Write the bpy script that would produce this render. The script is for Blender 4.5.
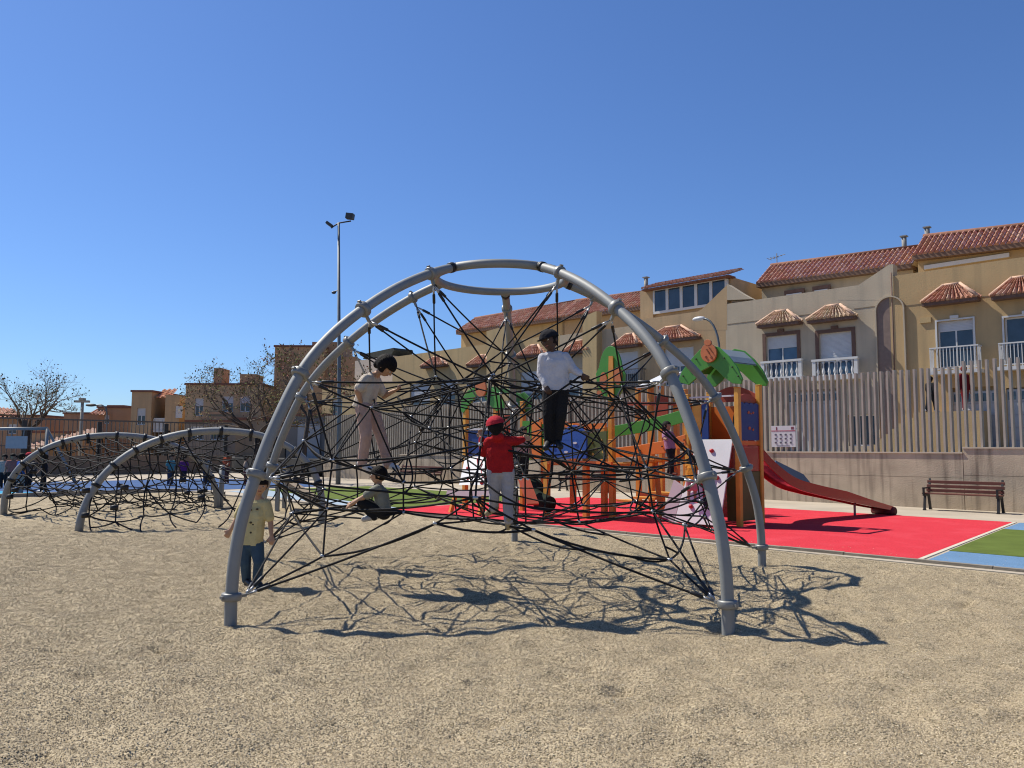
import bpy, bmesh, math, random
import numpy as np
from mathutils import Vector, Matrix
random.seed(7); RNG = np.random.default_rng(7)
C = bpy.context.scene.collection
scene = bpy.context.scene
for o in list(bpy.data.objects): bpy.data.objects.remove(o)

# ------------------------------------------------------------------ camera, sky, sun, exposure
F, PITCH, ROLL, EYE = 790.0, math.radians(4.785), math.radians(-0.25), 1.6
_c, _s = math.cos(PITCH), math.sin(PITCH)
FW = Vector((0, _c, _s)); _u = Vector((0, -_s, _c)); _r = Vector((1, 0, 0))
UP = _u*math.cos(ROLL) + _r*math.sin(ROLL); RT = _r*math.cos(ROLL) - _u*math.sin(ROLL)
cam_data = bpy.data.cameras.new('camera'); cam = bpy.data.objects.new('camera', cam_data); C.objects.link(cam)
cam_data.sensor_width = 36; cam_data.lens = 36*F/1024; cam_data.clip_end = 2000; cam_data.clip_start = 0.05
mw = Matrix((RT, UP, -FW)).transposed().to_4x4(); mw.translation = (0, 0, EYE); cam.matrix_world = mw
scene.camera = cam

SUNV = Vector((-.64, .38, 1)).normalized()
SUN_EL = math.asin(SUNV.z); SUN_AZ = math.atan2(SUNV.x, SUNV.y)
world = bpy.data.worlds.new('World'); scene.world = world; world.use_nodes = True
nt = world.node_tree; bg = nt.nodes['Background']
sky = nt.nodes.new('ShaderNodeTexSky'); sky.sky_type = 'NISHITA'; sky.sun_disc = False
sky.sun_elevation = SUN_EL; sky.sun_rotation = SUN_AZ
sky.air_density = 1.0; sky.dust_density = 0.35; sky.ozone_density = 3.0; sky.altitude = 0
tint = nt.nodes.new('ShaderNodeMixRGB'); tint.blend_type = 'MULTIPLY'; tint.inputs[0].default_value = 1; tint.inputs[2].default_value = (.745, 1, 1.41, 1)
nt.links.new(sky.outputs[0], tint.inputs[1]); nt.links.new(tint.outputs[0], bg.inputs[0]); bg.inputs[1].default_value = 0.069
sl = bpy.data.lights.new('sun', 'SUN'); sl.energy = 5.0; sl.angle = math.radians(.5); sl.color = (1, .94, .83)
sun = bpy.data.objects.new('sun', sl); C.objects.link(sun)
sun.rotation_euler = SUNV.to_track_quat('Z', 'Y').to_euler(); sun.location = (-20, 10, 40)
vs = scene.view_settings
vs.view_transform = 'Standard'; vs.look = 'None'; vs.gamma = 1; vs.use_curve_mapping = False; vs.exposure = 0.4
scene.cycles.max_bounces = 6; scene.cycles.filter_width = 1.1

# ------------------------------------------------------------------ frames: world, and the street frame (s along the fence, w away, z up)
N2 = Vector((.7122, .7022)); E2 = Vector((.7022, -.7122)); STREET_ROT = math.atan2(E2.y, E2.x)
def SW(s, w, z=0): return Vector((E2.x*s + N2.x*w, E2.y*s + N2.y*w, z))
def ray(px, py): return FW + RT*((px-512)/F) - UP*((py-384)/F)
def onw(px, py, w):                     # photo point -> (s, z) on the upright plane w
    d = ray(px, py); k = w/(N2.x*d.x + N2.y*d.y); P = d*k
    return (E2.x*P.x + E2.y*P.y, EYE + P.z)
def ons(px, py, s):                     # photo point -> (w, z) on the upright plane s
    d = ray(px, py); k = s/(E2.x*d.x + E2.y*d.y); P = d*k
    return (N2.x*P.x + N2.y*P.y, EYE + P.z)
def gnd(px, py, z=0.0):
    d = ray(px, py); k = (z-EYE)/d.z; return Vector((d.x*k, d.y*k, z))
def at(px, py, Y):                      # photo point at distance Y ahead
    d = ray(px, py); k = Y/d.y; return Vector((d.x*k, Y, EYE + d.z*k))
def tosw(P): return (E2.x*P[0]+E2.y*P[1], N2.x*P[0]+N2.y*P[1])

# ------------------------------------------------------------------ materials
MATS = {}
ALB = .78                                # the photograph is exposed for the shade: surfaces sit at natural albedo
def M(name, col, rough=.6, var=.12, scale=6, bump=0., bscale=60, metal=0., spec=.4, stain=None, coat=0):
    if name in MATS: return MATS[name]
    k = (1.04, 1.0, .93) if max(col)-min(col) > .06 else (1, 1, 1)      # warm white balance of the place's own pigments
    col = [c*ALB*q for c,q in zip(col,k)]
    m = bpy.data.materials.new(name); m.use_nodes = True; n = m.node_tree; b = n.nodes['Principled BSDF']
    b.inputs['Roughness'].default_value = rough; b.inputs['Metallic'].default_value = metal
    b.inputs['Specular IOR Level'].default_value = spec
    if coat: b.inputs['Coat Weight'].default_value = coat
    tc = n.nodes.new('ShaderNodeTexCoord')
    nz = n.nodes.new('ShaderNodeTexNoise'); nz.inputs['Scale'].default_value = scale; nz.inputs['Detail'].default_value = 6
    n.links.new(tc.outputs['Object'], nz.inputs['Vector'])
    r = n.nodes.new('ShaderNodeValToRGB'); r.color_ramp.elements[0].position = .3; r.color_ramp.elements[1].position = .7
    lo = [c*(1-var) for c in col]; hi = [min(1, c*(1+var)) for c in col]
    r.color_ramp.elements[0].color = (*lo, 1); r.color_ramp.elements[1].color = (*hi, 1)
    n.links.new(nz.outputs['Fac'], r.inputs['Fac']); out = r.outputs['Color']
    if stain:                            # vertical weather streaks: (colour, amount, z stretch)
        mp = n.nodes.new('ShaderNodeMapping'); mp.inputs['Scale'].default_value = (stain[2], stain[2], stain[2]*.06)
        n.links.new(tc.outputs['Object'], mp.inputs['Vector'])
        z2 = n.nodes.new('ShaderNodeTexNoise'); z2.inputs['Scale'].default_value = 3; z2.inputs['Detail'].default_value = 5
        n.links.new(mp.outputs[0], z2.inputs['Vector'])
        r2 = n.nodes.new('ShaderNodeValToRGB'); r2.color_ramp.elements[0].position = .5; r2.color_ramp.elements[1].position = .72
        r2.color_ramp.elements[0].color = (0,0,0,1); r2.color_ramp.elements[1].color = (stain[1],)*3+(1,)
        n.links.new(z2.outputs['Fac'], r2.inputs['Fac'])
        mx = n.nodes.new('ShaderNodeMixRGB'); mx.inputs['Color2'].default_value = (*[c*ALB for c in stain[0]], 1)
        n.links.new(r2.outputs['Color'], mx.inputs['Fac']); n.links.new(out, mx.inputs['Color1']); out = mx.outputs['Color']
    n.links.new(out, b.inputs['Base Color'])
    if bump:
        z3 = n.nodes.new('ShaderNodeTexNoise'); z3.inputs['Scale'].default_value = bscale; z3.inputs['Detail'].default_value = 4
        n.links.new(tc.outputs['Object'], z3.inputs['Vector'])
        bp = n.nodes.new('ShaderNodeBump'); bp.inputs['Strength'].default_value = bump; bp.inputs['Distance'].default_value = .02
        n.links.new(z3.outputs['Fac'], bp.inputs['Height']); n.links.new(bp.outputs[0], b.inputs['Normal'])
    MATS[name] = m; return m
def attr_mat(name, rough=.7, bump=0, noise=.25, nscale=30):   # colour from the per-face attribute 'tint'
    if name in MATS: return MATS[name]
    m = bpy.data.materials.new(name); m.use_nodes = True; n = m.node_tree; b = n.nodes['Principled BSDF']
    a = n.nodes.new('ShaderNodeAttribute'); a.attribute_name = 'tint'; b.inputs['Roughness'].default_value = rough
    b.inputs['Specular IOR Level'].default_value = .1
    tc = n.nodes.new('ShaderNodeTexCoord'); nz = n.nodes.new('ShaderNodeTexNoise'); nz.inputs['Scale'].default_value = nscale
    nz.inputs['Detail'].default_value = 5; n.links.new(tc.outputs['Object'], nz.inputs['Vector'])
    mr = n.nodes.new('ShaderNodeMapRange'); mr.inputs['From Min'].default_value = .3; mr.inputs['From Max'].default_value = .7
    mr.inputs['To Min'].default_value = ALB*(1-noise); mr.inputs['To Max'].default_value = ALB*(1+noise)
    n.links.new(nz.outputs['Fac'], mr.inputs['Value'])
    mx = n.nodes.new('ShaderNodeVectorMath'); mx.operation = 'SCALE'
    n.links.new(a.outputs['Color'], mx.inputs[0]); n.links.new(mr.outputs[0], mx.inputs['Scale'])
    n.links.new(mx.outputs[0], b.inputs['Base Color']); MATS[name] = m; return m

# ------------------------------------------------------------------ mesh builder
class MB:
    def __init__(s): s.v = []; s.f = []; s.t = []; s.sm = []; s.cur = None
    def add(s, vs, fs, smooth=False):
        o = len(s.v); s.v += [tuple(v) for v in vs]
        for f in fs: s.f.append([o+i for i in f]); s.t.append(s.cur); s.sm.append(smooth)
        return s
    def box(s, x0, x1, y0, y1, z0, z1):
        x0, x1 = min(x0,x1), max(x0,x1); y0, y1 = min(y0,y1), max(y0,y1); z0, z1 = min(z0,z1), max(z0,z1)
        return s.add([(x0,y0,z0),(x1,y0,z0),(x1,y1,z0),(x0,y1,z0),(x0,y0,z1),(x1,y0,z1),(x1,y1,z1),(x0,y1,z1)],
                     [(0,3,2,1),(4,5,6,7),(0,1,5,4),(1,2,6,5),(2,3,7,6),(3,0,4,7)])
    def beam(s, p, q, wx, wy, up=(0,0,1)):      # rectangular bar from p to q
        p, q = Vector(p), Vector(q); d = (q-p).normalized(); u = Vector(up)
        if abs(d.dot(u)) > .98: u = Vector((0,1,0))
        a = d.cross(u).normalized(); b = a.cross(d)
        vs = [c + a*(i*wx/2) + b*(j*wy/2) for c in (p,q) for i,j in ((-1,-1),(1,-1),(1,1),(-1,1))]
        return s.add(vs, [(3,2,1,0),(4,5,6,7),(0,1,5,4),(1,2,6,5),(2,3,7,6),(3,0,4,7)])
    def tube(s, pts, r, n=8, closed=False, caps=True):
        pts = [Vector(p) for p in pts]; m = len(pts); rs = r if isinstance(r, (list,tuple)) else [r]*m
        vs = []; t0 = (pts[1]-pts[0]).normalized(); u = Vector((0,0,1)) if abs(t0.z) < .9 else Vector((1,0,0))
        u = (u - t0*u.dot(t0)).normalized()
        for i in range(m):
            if closed: t = (pts[(i+1)%m]-pts[i-1]).normalized()
            else: t = (pts[min(i+1,m-1)]-pts[max(i-1,0)]).normalized()
            u = (u - t*u.dot(t))
            u = u.normalized() if u.length > 1e-6 else t.orthogonal().normalized()
            b = t.cross(u)
            for k in range(n):
                a = 2*math.pi*k/n; vs.append(pts[i] + u*(math.cos(a)*rs[i]) + b*(math.sin(a)*rs[i]))
        fs = []
        for i in range(m if closed else m-1):
            j = (i+1) % m
            for k in range(n): fs.append((i*n+k, i*n+(k+1)%n, j*n+(k+1)%n, j*n+k))
        if not closed and caps: fs += [tuple(range(n))[::-1], tuple(range((m-1)*n, m*n))]
        return s.add(vs, fs, n > 5)
    def capsule(s, p, q, r0, r1, n=10, k=4):
        p, q = Vector(p), Vector(q); d = q-p
        if d.length < 1e-5: d = Vector((0,0,1e-3)); q = p+d
        d.normalize(); pts = []; rs = []
        for i in range(k): a = math.pi/2*(1-i/k); pts.append(p - d*(r0*math.sin(a)*.999)); rs.append(max(r0*math.cos(a), r0*.02))
        pts.append(p); rs.append(r0); pts.append(q); rs.append(r1)
        for i in range(1,k+1): a = math.pi/2*i/k; pts.append(q + d*(r1*math.sin(a)*.999)); rs.append(max(r1*math.cos(a), r1*.02))
        return s.tube(pts, rs, n)
    def ell(s, c, rx, ry, rz, n=12, k=8, rot=None):
        c = Vector(c); vs = [Vector((0,0,-rz))]
        for i in range(1,k):
            a = -math.pi/2 + math.pi*i/k
            for j in range(n): b = 2*math.pi*j/n; vs.append(Vector((rx*math.cos(a)*math.cos(b), ry*math.cos(a)*math.sin(b), rz*math.sin(a))))
        vs.append(Vector((0,0,rz))); fs = []
        for j in range(n): fs.append((0, 1+(j+1)%n, 1+j)); fs.append((len(vs)-1, 1+(k-2)*n+j, 1+(k-2)*n+(j+1)%n))
        for i in range(k-2):
            for j in range(n): fs.append((1+i*n+j, 1+i*n+(j+1)%n, 1+(i+1)*n+(j+1)%n, 1+(i+1)*n+j))
        if rot: vs = [rot @ v for v in vs]
        return s.add([v+c for v in vs], fs, True)
    def prism(s, poly, h0, h1, f):              # poly of (a,b); f(a,b,h)->xyz
        n = len(poly); vs = [f(a,b,h0) for a,b in poly] + [f(a,b,h1) for a,b in poly]
        # triangulate ends robustly
        from mathutils.geometry import tessellate_polygon
        tr = tessellate_polygon([[Vector((a,b,0)) for a,b in poly]])
        fs = [tuple(t) for t in tr] + [tuple(i+n for i in t)[::-1] for t in tr]
        fs += [(i, (i+1)%n, n+(i+1)%n, n+i) for i in range(n)]
        return s.add(vs, fs)
    def sheet(s, poly, f=lambda a,b: (a,b,0)):
        from mathutils.geometry import tessellate_polygon
        return s.add([f(a,b) for a,b in poly], [tuple(t) for t in tessellate_polygon([[Vector((a,b,0)) for a,b in poly]])])
    def mesh(s, name, off=(0,0,0)):
        me = bpy.data.meshes.new(name); off = Vector(off)
        me.from_pydata([tuple(Vector(v)-off) for v in s.v], [], s.f); me.update()
        bm = bmesh.new(); bm.from_mesh(me); bmesh.ops.recalc_face_normals(bm, faces=bm.faces); bm.to_mesh(me); bm.free()
        me.polygons.foreach_set('use_smooth', s.sm)
        if any(t is not None for t in s.t):
            a = me.attributes.new('tint', 'FLOAT_COLOR', 'FACE')
            a.data.foreach_set('color', np.array([(*(t or (.5,.5,.5)), 1) for t in s.t], dtype=np.float32).ravel())
        return me
BASE = {}
def tag(o, label=None, cat=None, group=None, kind=None):
    if label: o['label'] = label
    if cat: o['category'] = cat
    if group: o['group'] = group
    if kind: o['kind'] = kind
    return o
def thing(name, label, cat, base, street=False, group=None):
    o = bpy.data.objects.new(name, None); C.objects.link(o); o.empty_display_size = .2
    o.location = SW(*base) if street else Vector(base)
    if street: o.rotation_euler.z = STREET_ROT
    BASE[o.name] = Vector(base); return tag(o, label, cat, group)
def part(mb, name, mat, parent, smooth=None, label=None):
    top = parent
    while top.parent: top = top.parent
    me = mb.mesh(name, BASE[top.name]); o = bpy.data.objects.new(name, me); C.objects.link(o)
    me.materials.append(mat); o.parent = parent
    if label: o['label'] = label
    return o
def solo(mb, name, mat, base=(0,0,0), street=False, label=None, cat=None, group=None, kind=None):
    me = mb.mesh(name, base); o = bpy.data.objects.new(name, me); C.objects.link(o); me.materials.append(mat)
    o.location = SW(*base) if street else Vector(base)
    if street: o.rotation_euler.z = STREET_ROT
    BASE[o.name] = Vector(base); return tag(o, label, cat, group, kind)
def bevel(o, w=.01, seg=2):
    m = o.modifiers.new('bevel', 'BEVEL'); m.width = w; m.segments = seg; m.limit_method = 'ANGLE'; return o
def remeshed(mb, name, voxel, parent, mat, base, smooth=3):
    me = mb.mesh(name, base); o = bpy.data.objects.new(name, me); C.objects.link(o)
    r = o.modifiers.new('r', 'REMESH'); r.mode = 'VOXEL'; r.voxel_size = voxel; r.use_smooth_shade = True
    sm = o.modifiers.new('s', 'SMOOTH'); sm.factor = .5; sm.iterations = smooth
    dg = bpy.context.evaluated_depsgraph_get(); new = bpy.data.meshes.new_from_object(o.evaluated_get(dg))
    o.modifiers.clear(); o.data = new; new.name = name; new.materials.clear(); new.materials.append(mat)
    new.polygons.foreach_set('use_smooth', [True]*len(new.polygons))
    o.parent = parent; return o
# ------------------------------------------------------------------ ground and surfaces
def gravel_material():
    m = bpy.data.materials.new('gravel_bed'); m.use_nodes = True; n = m.node_tree; b = n.nodes['Principled BSDF']
    b.inputs['Roughness'].default_value = .85; b.inputs['Specular IOR Level'].default_value = .2
    tc = n.nodes.new('ShaderNodeTexCoord')
    vo = n.nodes.new('ShaderNodeTexVoronoi'); vo.inputs['Scale'].default_value = 95
    n.links.new(tc.outputs['Object'], vo.inputs['Vector'])
    sep = n.nodes.new('ShaderNodeSeparateColor'); n.links.new(vo.outputs['Color'], sep.inputs[0])
    r = n.nodes.new('ShaderNodeValToRGB'); cr = r.color_ramp
    cr.elements[0].position = 0; cr.elements[0].color = (.20,.155,.085,1); cr.elements[1].position = 1; cr.elements[1].color = (.56,.46,.305,1)
    e = cr.elements.new(.35); e.color = (.385,.31,.20,1); e = cr.elements.new(.7); e.color = (.46,.375,.245,1)
    n.links.new(sep.outputs[0], r.inputs['Fac'])
    nz = n.nodes.new('ShaderNodeTexNoise'); nz.inputs['Scale'].default_value = 2.2; nz.inputs['Detail'].default_value = 7
    n.links.new(tc.outputs['Object'], nz.inputs['Vector'])
    mr = n.nodes.new('ShaderNodeMapRange'); mr.inputs['From Min'].default_value = .3; mr.inputs['From Max'].default_value = .7
    mr.inputs['To Min'].default_value = .88*ALB; mr.inputs['To Max'].default_value = 1.1*ALB; n.links.new(nz.outputs['Fac'], mr.inputs['Value'])
    sc = n.nodes.new('ShaderNodeVectorMath'); sc.operation = 'SCALE'; n.links.new(r.outputs[0], sc.inputs[0]); n.links.new(mr.outputs[0], sc.inputs['Scale'])
    n.links.new(sc.outputs[0], b.inputs['Base Color'])
    bp = n.nodes.new('ShaderNodeBump'); bp.inputs['Strength'].default_value = .9; bp.inputs['Distance'].default_value = .006; bp.invert = True
    n.links.new(vo.outputs['Distance'], bp.inputs['Height'])
    n2 = n.nodes.new('ShaderNodeTexNoise'); n2.inputs['Scale'].default_value = 9; n2.inputs['Detail'].default_value = 5
    n.links.new(tc.outputs['Object'], n2.inputs['Vector'])
    b2 = n.nodes.new('ShaderNodeBump'); b2.inputs['Strength'].default_value = .35; b2.inputs['Distance'].default_value = .05
    n.links.new(n2.outputs['Fac'], b2.inputs['Height']); n.links.new(bp.outputs[0], b2.inputs['Normal']); n.links.new(b2.outputs[0], b.inputs['Normal'])
    return m
GRAVEL = gravel_material()
g = MB(); g.sheet([(-600,-300),(600,-300),(600,900),(-600,900)], lambda a,b: (a,b,-.12))
solo(g, 'ground', M('dry_earth', (.33,.27,.20), .95, .2, .5, .3, 5), kind='structure')
S0, S1, W0, W1 = -29.6, 6.0, -3.5, 12.15
CELL = .05
ns, nw = int((S1-S0)/CELL)+1, int((W1-W0)/CELL)+1
def lattice(n0, n1, step, amp):                       # smooth value noise on a grid
    a, b = int(n0/step)+3, int(n1/step)+3; L = RNG.normal(0, amp, (a,b))
    i = np.arange(n0)/step; j = np.arange(n1)/step; i0 = i.astype(int); j0 = j.astype(int); fi = (i-i0); fj = (j-j0)
    fi = (fi*fi*(3-2*fi))[:,None]; fj = (fj*fj*(3-2*fj))[None,:]
    g00 = L[np.ix_(i0,j0)]; g10 = L[np.ix_(i0+1,j0)]; g01 = L[np.ix_(i0,j0+1)]; g11 = L[np.ix_(i0+1,j0+1)]
    return (g00*(1-fi)+g10*fi)*(1-fj) + (g01*(1-fi)+g11*fi)*fj
H = lattice(ns,nw,18,.006) + lattice(ns,nw,7,.016) + lattice(ns,nw,3.6,.017) + RNG.normal(0,.0018,(ns,nw))
D_1 = lattice(ns,nw,3.2,1.0); H -= .05*np.clip(D_1-1.15,0,1.1)       # scuffed foot pits
H = np.clip(H, -.10, .06)
ed = np.minimum.reduce([np.broadcast_to(((S1-S0)-np.arange(ns)*CELL)[:,None],(ns,nw)), np.broadcast_to((np.arange(nw)[::-1]*CELL)[None,:],(ns,nw)), np.broadcast_to((np.arange(ns)*CELL)[:,None],(ns,nw))])
H = H*np.clip(ed/.3,0,1)
ss = S0+np.arange(ns)*CELL; ww = W0+np.arange(nw)*CELL
V = np.zeros((ns,nw,3)); V[...,0] = ss[:,None]; V[...,1] = ww[None,:]; V[...,2] = H
idx = np.arange(ns*nw).reshape(ns,nw); Q = np.stack([idx[:-1,:-1],idx[1:,:-1],idx[1:,1:],idx[:-1,1:]],-1).reshape(-1,4)
def np_mesh(name, V, Q, smooth=True):
    me = bpy.data.meshes.new(name); V = V.reshape(-1,3).astype(np.float32); k = Q.shape[1]
    me.vertices.add(len(V)); me.vertices.foreach_set('co', V.ravel()); me.loops.add(Q.size); me.loops.foreach_set('vertex_index', Q.ravel().astype(np.int32))
    me.polygons.add(len(Q)); me.polygons.foreach_set('loop_start', np.arange(0,Q.size,k,dtype=np.int32)); me.polygons.foreach_set('use_smooth', np.full(len(Q),smooth))
    me.update(calc_edges=True); return me
me = np_mesh('gravel_ground', V, Q); me.materials.append(GRAVEL)
o = bpy.data.objects.new('gravel_ground', me); C.objects.link(o); o.rotation_euler.z = STREET_ROT; tag(o, kind='structure')
def ground_h(x, y):
    s, w = E2.x*x+E2.y*y, N2.x*x+N2.y*y
    i = np.clip(((s-S0)/CELL),0,ns-1.001); j = np.clip(((w-W0)/CELL),0,nw-1.001); i0 = i.astype(int); j0 = j.astype(int)
    fi, fj = i-i0, j-j0
    return (H[i0,j0]*(1-fi)+H[i0+1,j0]*fi)*(1-fj) + (H[i0,j0+1]*(1-fi)+H[i0+1,j0+1]*fi)*fj
# loose pebbles, thinning with distance
def pebbles():
    N = 1500000; Y = np.sqrt(RNG.uniform(3.4**2, 19**2, N)); keep = RNG.uniform(0,1,N) < np.clip(1-(Y-4.5)/13.5, 0, 1); Y = Y[keep]
    X = RNG.uniform(-1,1,len(Y))*(.70*Y+.5); s = E2.x*X+E2.y*Y; w = N2.x*X+N2.y*Y
    k = ((w < 12.05)|((s>-17)&(w>12.55)&(w<14.2)&(RNG.uniform(0,1,len(w))<.035*np.exp(-(w-12.5)*2.6))))&(s > -29)&(s < 5.8)&(w>-3); X, Y = X[k], Y[k]; n = len(X)
    Z = np.where(w[k] > 12.3, .014, ground_h(X,Y))
    oct_ = np.array([(1,0,0),(0,1,0),(-1,0,0),(0,-1,0),(0,0,1),(0,0,-1)],float)
    of = np.array([(0,1,4),(1,2,4),(2,3,4),(3,0,4)])       # the underside is buried
    r = RNG.gamma(16, .0042/16, n)*(1+.045*(Y-4)); sx = r*RNG.uniform(.9,1.35,n); sy = r*RNG.uniform(.7,1.2,n); sz = r*RNG.uniform(.6,1.1,n)
    a = RNG.uniform(0,2*np.pi,n); ca, sa = np.cos(a), np.sin(a)
    P = oct_[None,:5,:]*np.stack([sx,sy,sz],-1)[:,None,:]; P = P + RNG.normal(0,.2,P.shape)*r[:,None,None]
    x = P[...,0]*ca[:,None]-P[...,1]*sa[:,None]; y = P[...,0]*sa[:,None]+P[...,1]*ca[:,None]; z = P[...,2]
    t1 = RNG.normal(0,.2,n)[:,None]; t2 = RNG.normal(0,.2,n)[:,None]; z = z + x*t1 + y*t2
    V = np.stack([x+X[:,None], y+Y[:,None], z+(Z+.002)[:,None]],-1)
    Q = (np.arange(n)[:,None,None]*5 + of[None]).reshape(-1,3)
    me = np_mesh('gravel', V, Q, False)
    pal = np.array([(.61,.515,.345),(.57,.48,.32),(.66,.57,.40),(.51,.425,.28),(.74,.66,.50),(.40,.325,.21),(.52,.445,.33),(.61,.505,.315)])
    c = pal[RNG.choice(8,n,p=[.22,.2,.18,.14,.07,.08,.06,.05])]*RNG.uniform(.66,1.2,(n,1))*np.array((1.0,.965,.94))
    col = np.ones((n,4,4),np.float32); col[:,:,:3] = c[:,None,:]
    at_ = me.attributes.new('tint','FLOAT_COLOR','FACE'); at_.data.foreach_set('color', col.ravel())
    me.materials.append(attr_mat('pebble_stone', .8, noise=.1, nscale=80))
    o = bpy.data.objects.new('gravel', me); C.objects.link(o); tag(o, 'loose beige pebbles covering the play area ground', None, kind='stuff')
pebbles()

def slab(name, poly, z0, z1, mat, kind='structure'):
    m = MB(); m.prism(poly, z0, z1, lambda a,b,h: (a,b,h)); return solo(m, name, mat, street=True, kind=kind)
def rubber(name, col, var=.10):
    return M(name, col, .92, var+.12, 60, .5, 150, spec=.1, stain=(tuple(min(1,c*1.2+.05) for c in col), .35, .5))
RED = rubber('red_rubber', (.66,.047,.072), .16); GRASS = M('artificial_turf', (.135,.19,.045), .95, .16, 2.0, .6, 160, spec=.1)
BLUE = rubber('blue_rubber', (.15,.28,.48)); PAVE = M('concrete_paving', (.46,.41,.34), .9, .12, .8, .2, 30)
slab('pavement', [(-29.6,12.2),(60,12.2),(60,24.5),(-29.6,24.5)], -.1, .004, PAVE)
slab('pavement', [(-60,-40),(-29.6,-40),(-29.6,24.5),(-60,24.5)], -.1, .002, PAVE)
slab('red_safety_surface', [(-17.6,12.32),(-4.25,12.55),(-4.95,20.95),(-17.9,20.9)], -.05, .012, RED)
slab('path', [(-4.24,12.55),(-4.17,12.55),(-4.87,20.95),(-4.94,20.95)], -.05, .016, M('pale_kerb', (.62,.58,.50), .85, .1))
slab('blue_safety_surface', [(-4.1,12.5),(20,12.5),(20,14.1),(-4.23,14.1)], -.05, .012, BLUE)
slab('artificial_grass', [(-4.24,14.1),(20,14.1),(20,18.9),(-4.64,18.9)], -.05, .018, GRASS)
slab('blue_safety_surface', [(-4.65,18.9),(20,18.9),(20,20.9),(-4.8,20.9)], -.05, .012, BLUE)
slab('artificial_grass', [(-29.0,15.0),(-17.9,13.2),(-17.95,19.6),(-29.0,19.8)], -.05, .018, GRASS)
slab('blue_safety_surface', [(-29.0,13.5),(-17.65,12.35),(-17.9,13.19),(-29.0,14.99)], -.05, .012, M('pale_blue_rubber', (.33,.43,.55), .9, .1))
slab('blue_safety_surface', [(-42,-20),(-30.2,-20),(-30.2,19),(-42,19)], -.05, .012, rubber('deep_blue_rubber', (.07,.135,.31)))
slab('light_blue_surface', [(-37.5,-18),(-31,-18),(-31,8.2),(-37.5,6.0)], -.05, .018, rubber('cyan_rubber', (.05,.36,.62)))
KERB = M('grey_kerb', (.27,.245,.205), .9, .2, 3, .3, 40)
def kerb(a, b, h=.045, w=.10):
    m = MB(); a, b = Vector(a), Vector(b); d = (b-a); L = d.length; d.normalize(); k = int(L/1.0)
    n = Vector((-d.y,d.x))*w/2
    for i in range(k):
        p = a+d*(i*L/k+.006); q = a+d*((i+1)*L/k-.006); dz = RNG.normal(0,.003)
        m.prism([tuple(p-n),tuple(q-n),tuple(q+n),tuple(p+n)], -.1, h+dz, lambda x,y,hh: (x,y,hh))
    return solo(m, 'kerb', KERB, street=True, kind='structure')
kerb((-29.6,12.22),(-17.6,12.22)); kerb((-17.6,12.22),(-4.2,12.45)); kerb((-4.2,12.43),(14,12.43))
kerb((-29.9,12.3),(-29.9,-20), .12, .3)
# street behind the retaining wall and the land beyond
slab('street', [(-60,24.75),(60,24.75),(60,70),(-60,70)], .3, 1.0, M('asphalt', (.06,.058,.055), .9, .15, 1, .2, 50))
slab('street', [(-30,24.74),(60,24.74),(60,35.99),(-30,35.99)], .3, 1.55, M('street_paving', (.30,.27,.23), .9, .15, 1))
slab('ground_beyond', [(-120,-60),(-52.3,-60),(-52.3,24.7),(-60.1,90),(-120,90)], -.1, .3, M('dry_earth', (.33,.27,.20)))

# ------------------------------------------------------------------ retaining wall and picket fence
CONC = M('retaining_concrete', (.54,.455,.35), .9, .16, 1.6, .35, 25, stain=((.13,.095,.07), .7, 1.6))
CAPM = M('wall_coping', (.60,.53,.43), .85, .1, 2)
PICK = M('picket_grey', (.42,.39,.345), .6, .10, 3)
def wall_run(px0, px1, ztop, label, flabel, hf=2.42):
    s0 = onw(px0, 460, 24.5)[0] if px0 is not None else -52.3
    s1 = onw(px1, 460, 24.5)[0] if px1 is not None else 30
    t = thing('retaining_wall', label, 'wall', (s0,24.5,0), True, 'retaining wall stretches')
    m = MB(); k = max(1, round((s1-s0)/5.0)); st = (s1-s0)/k
    for i in range(k):
        m.box(s0+i*st+.008, s0+(i+1)*st-.008, 24.5, 24.8, -.1, ztop*.55-.006); m.box(s0+i*st+.008, s0+(i+1)*st-.008, 24.503, 24.8, ztop*.55+.004, ztop-.04)
    m.box(s0, s1, 24.53, 24.79, -.1, ztop-.045)
    part(m, 'wall_face', CONC, t)
    m = MB(); m.box(s0, s1, 24.47, 24.83, ztop-.04, ztop); part(m, 'coping', CAPM, t)
    f = thing('picket_fence', flabel, 'fence', (s0,24.65,ztop), True, 'grey picket fence stretches')
    n = int((s1-s0)/.188); bay = 16
    for b in range(0, n, bay):
        m = MB()
        for i in range(b, min(n,b+bay)):
            s = s0+.09+i*.188; j = RNG.normal(0,.004)
            m.box(s-.027+j, s+.027+j, 24.555, 24.745, ztop, ztop+hf+RNG.normal(0,.006))
        part(m, 'picket_panel', PICK, f)
    return s0, s1
wall_run(963, None, 1.74, 'taller concrete retaining wall behind the right end of the bench', 'tall grey pickets on the raised wall at the right edge')
wall_run(655, 963, 1.60, 'stained concrete retaining wall behind the red slide', 'grey pickets on the wall between the toy tower and the step in the wall')
wall_run(400, 655, 1.37, 'concrete retaining wall behind the climbing dome and toy house', 'grey pickets seen through the climbing dome')
wall_run(323, 400, 1.12, 'short low stretch of retaining wall by the tall floodlight mast', 'grey pickets beside the tall floodlight mast')
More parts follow.
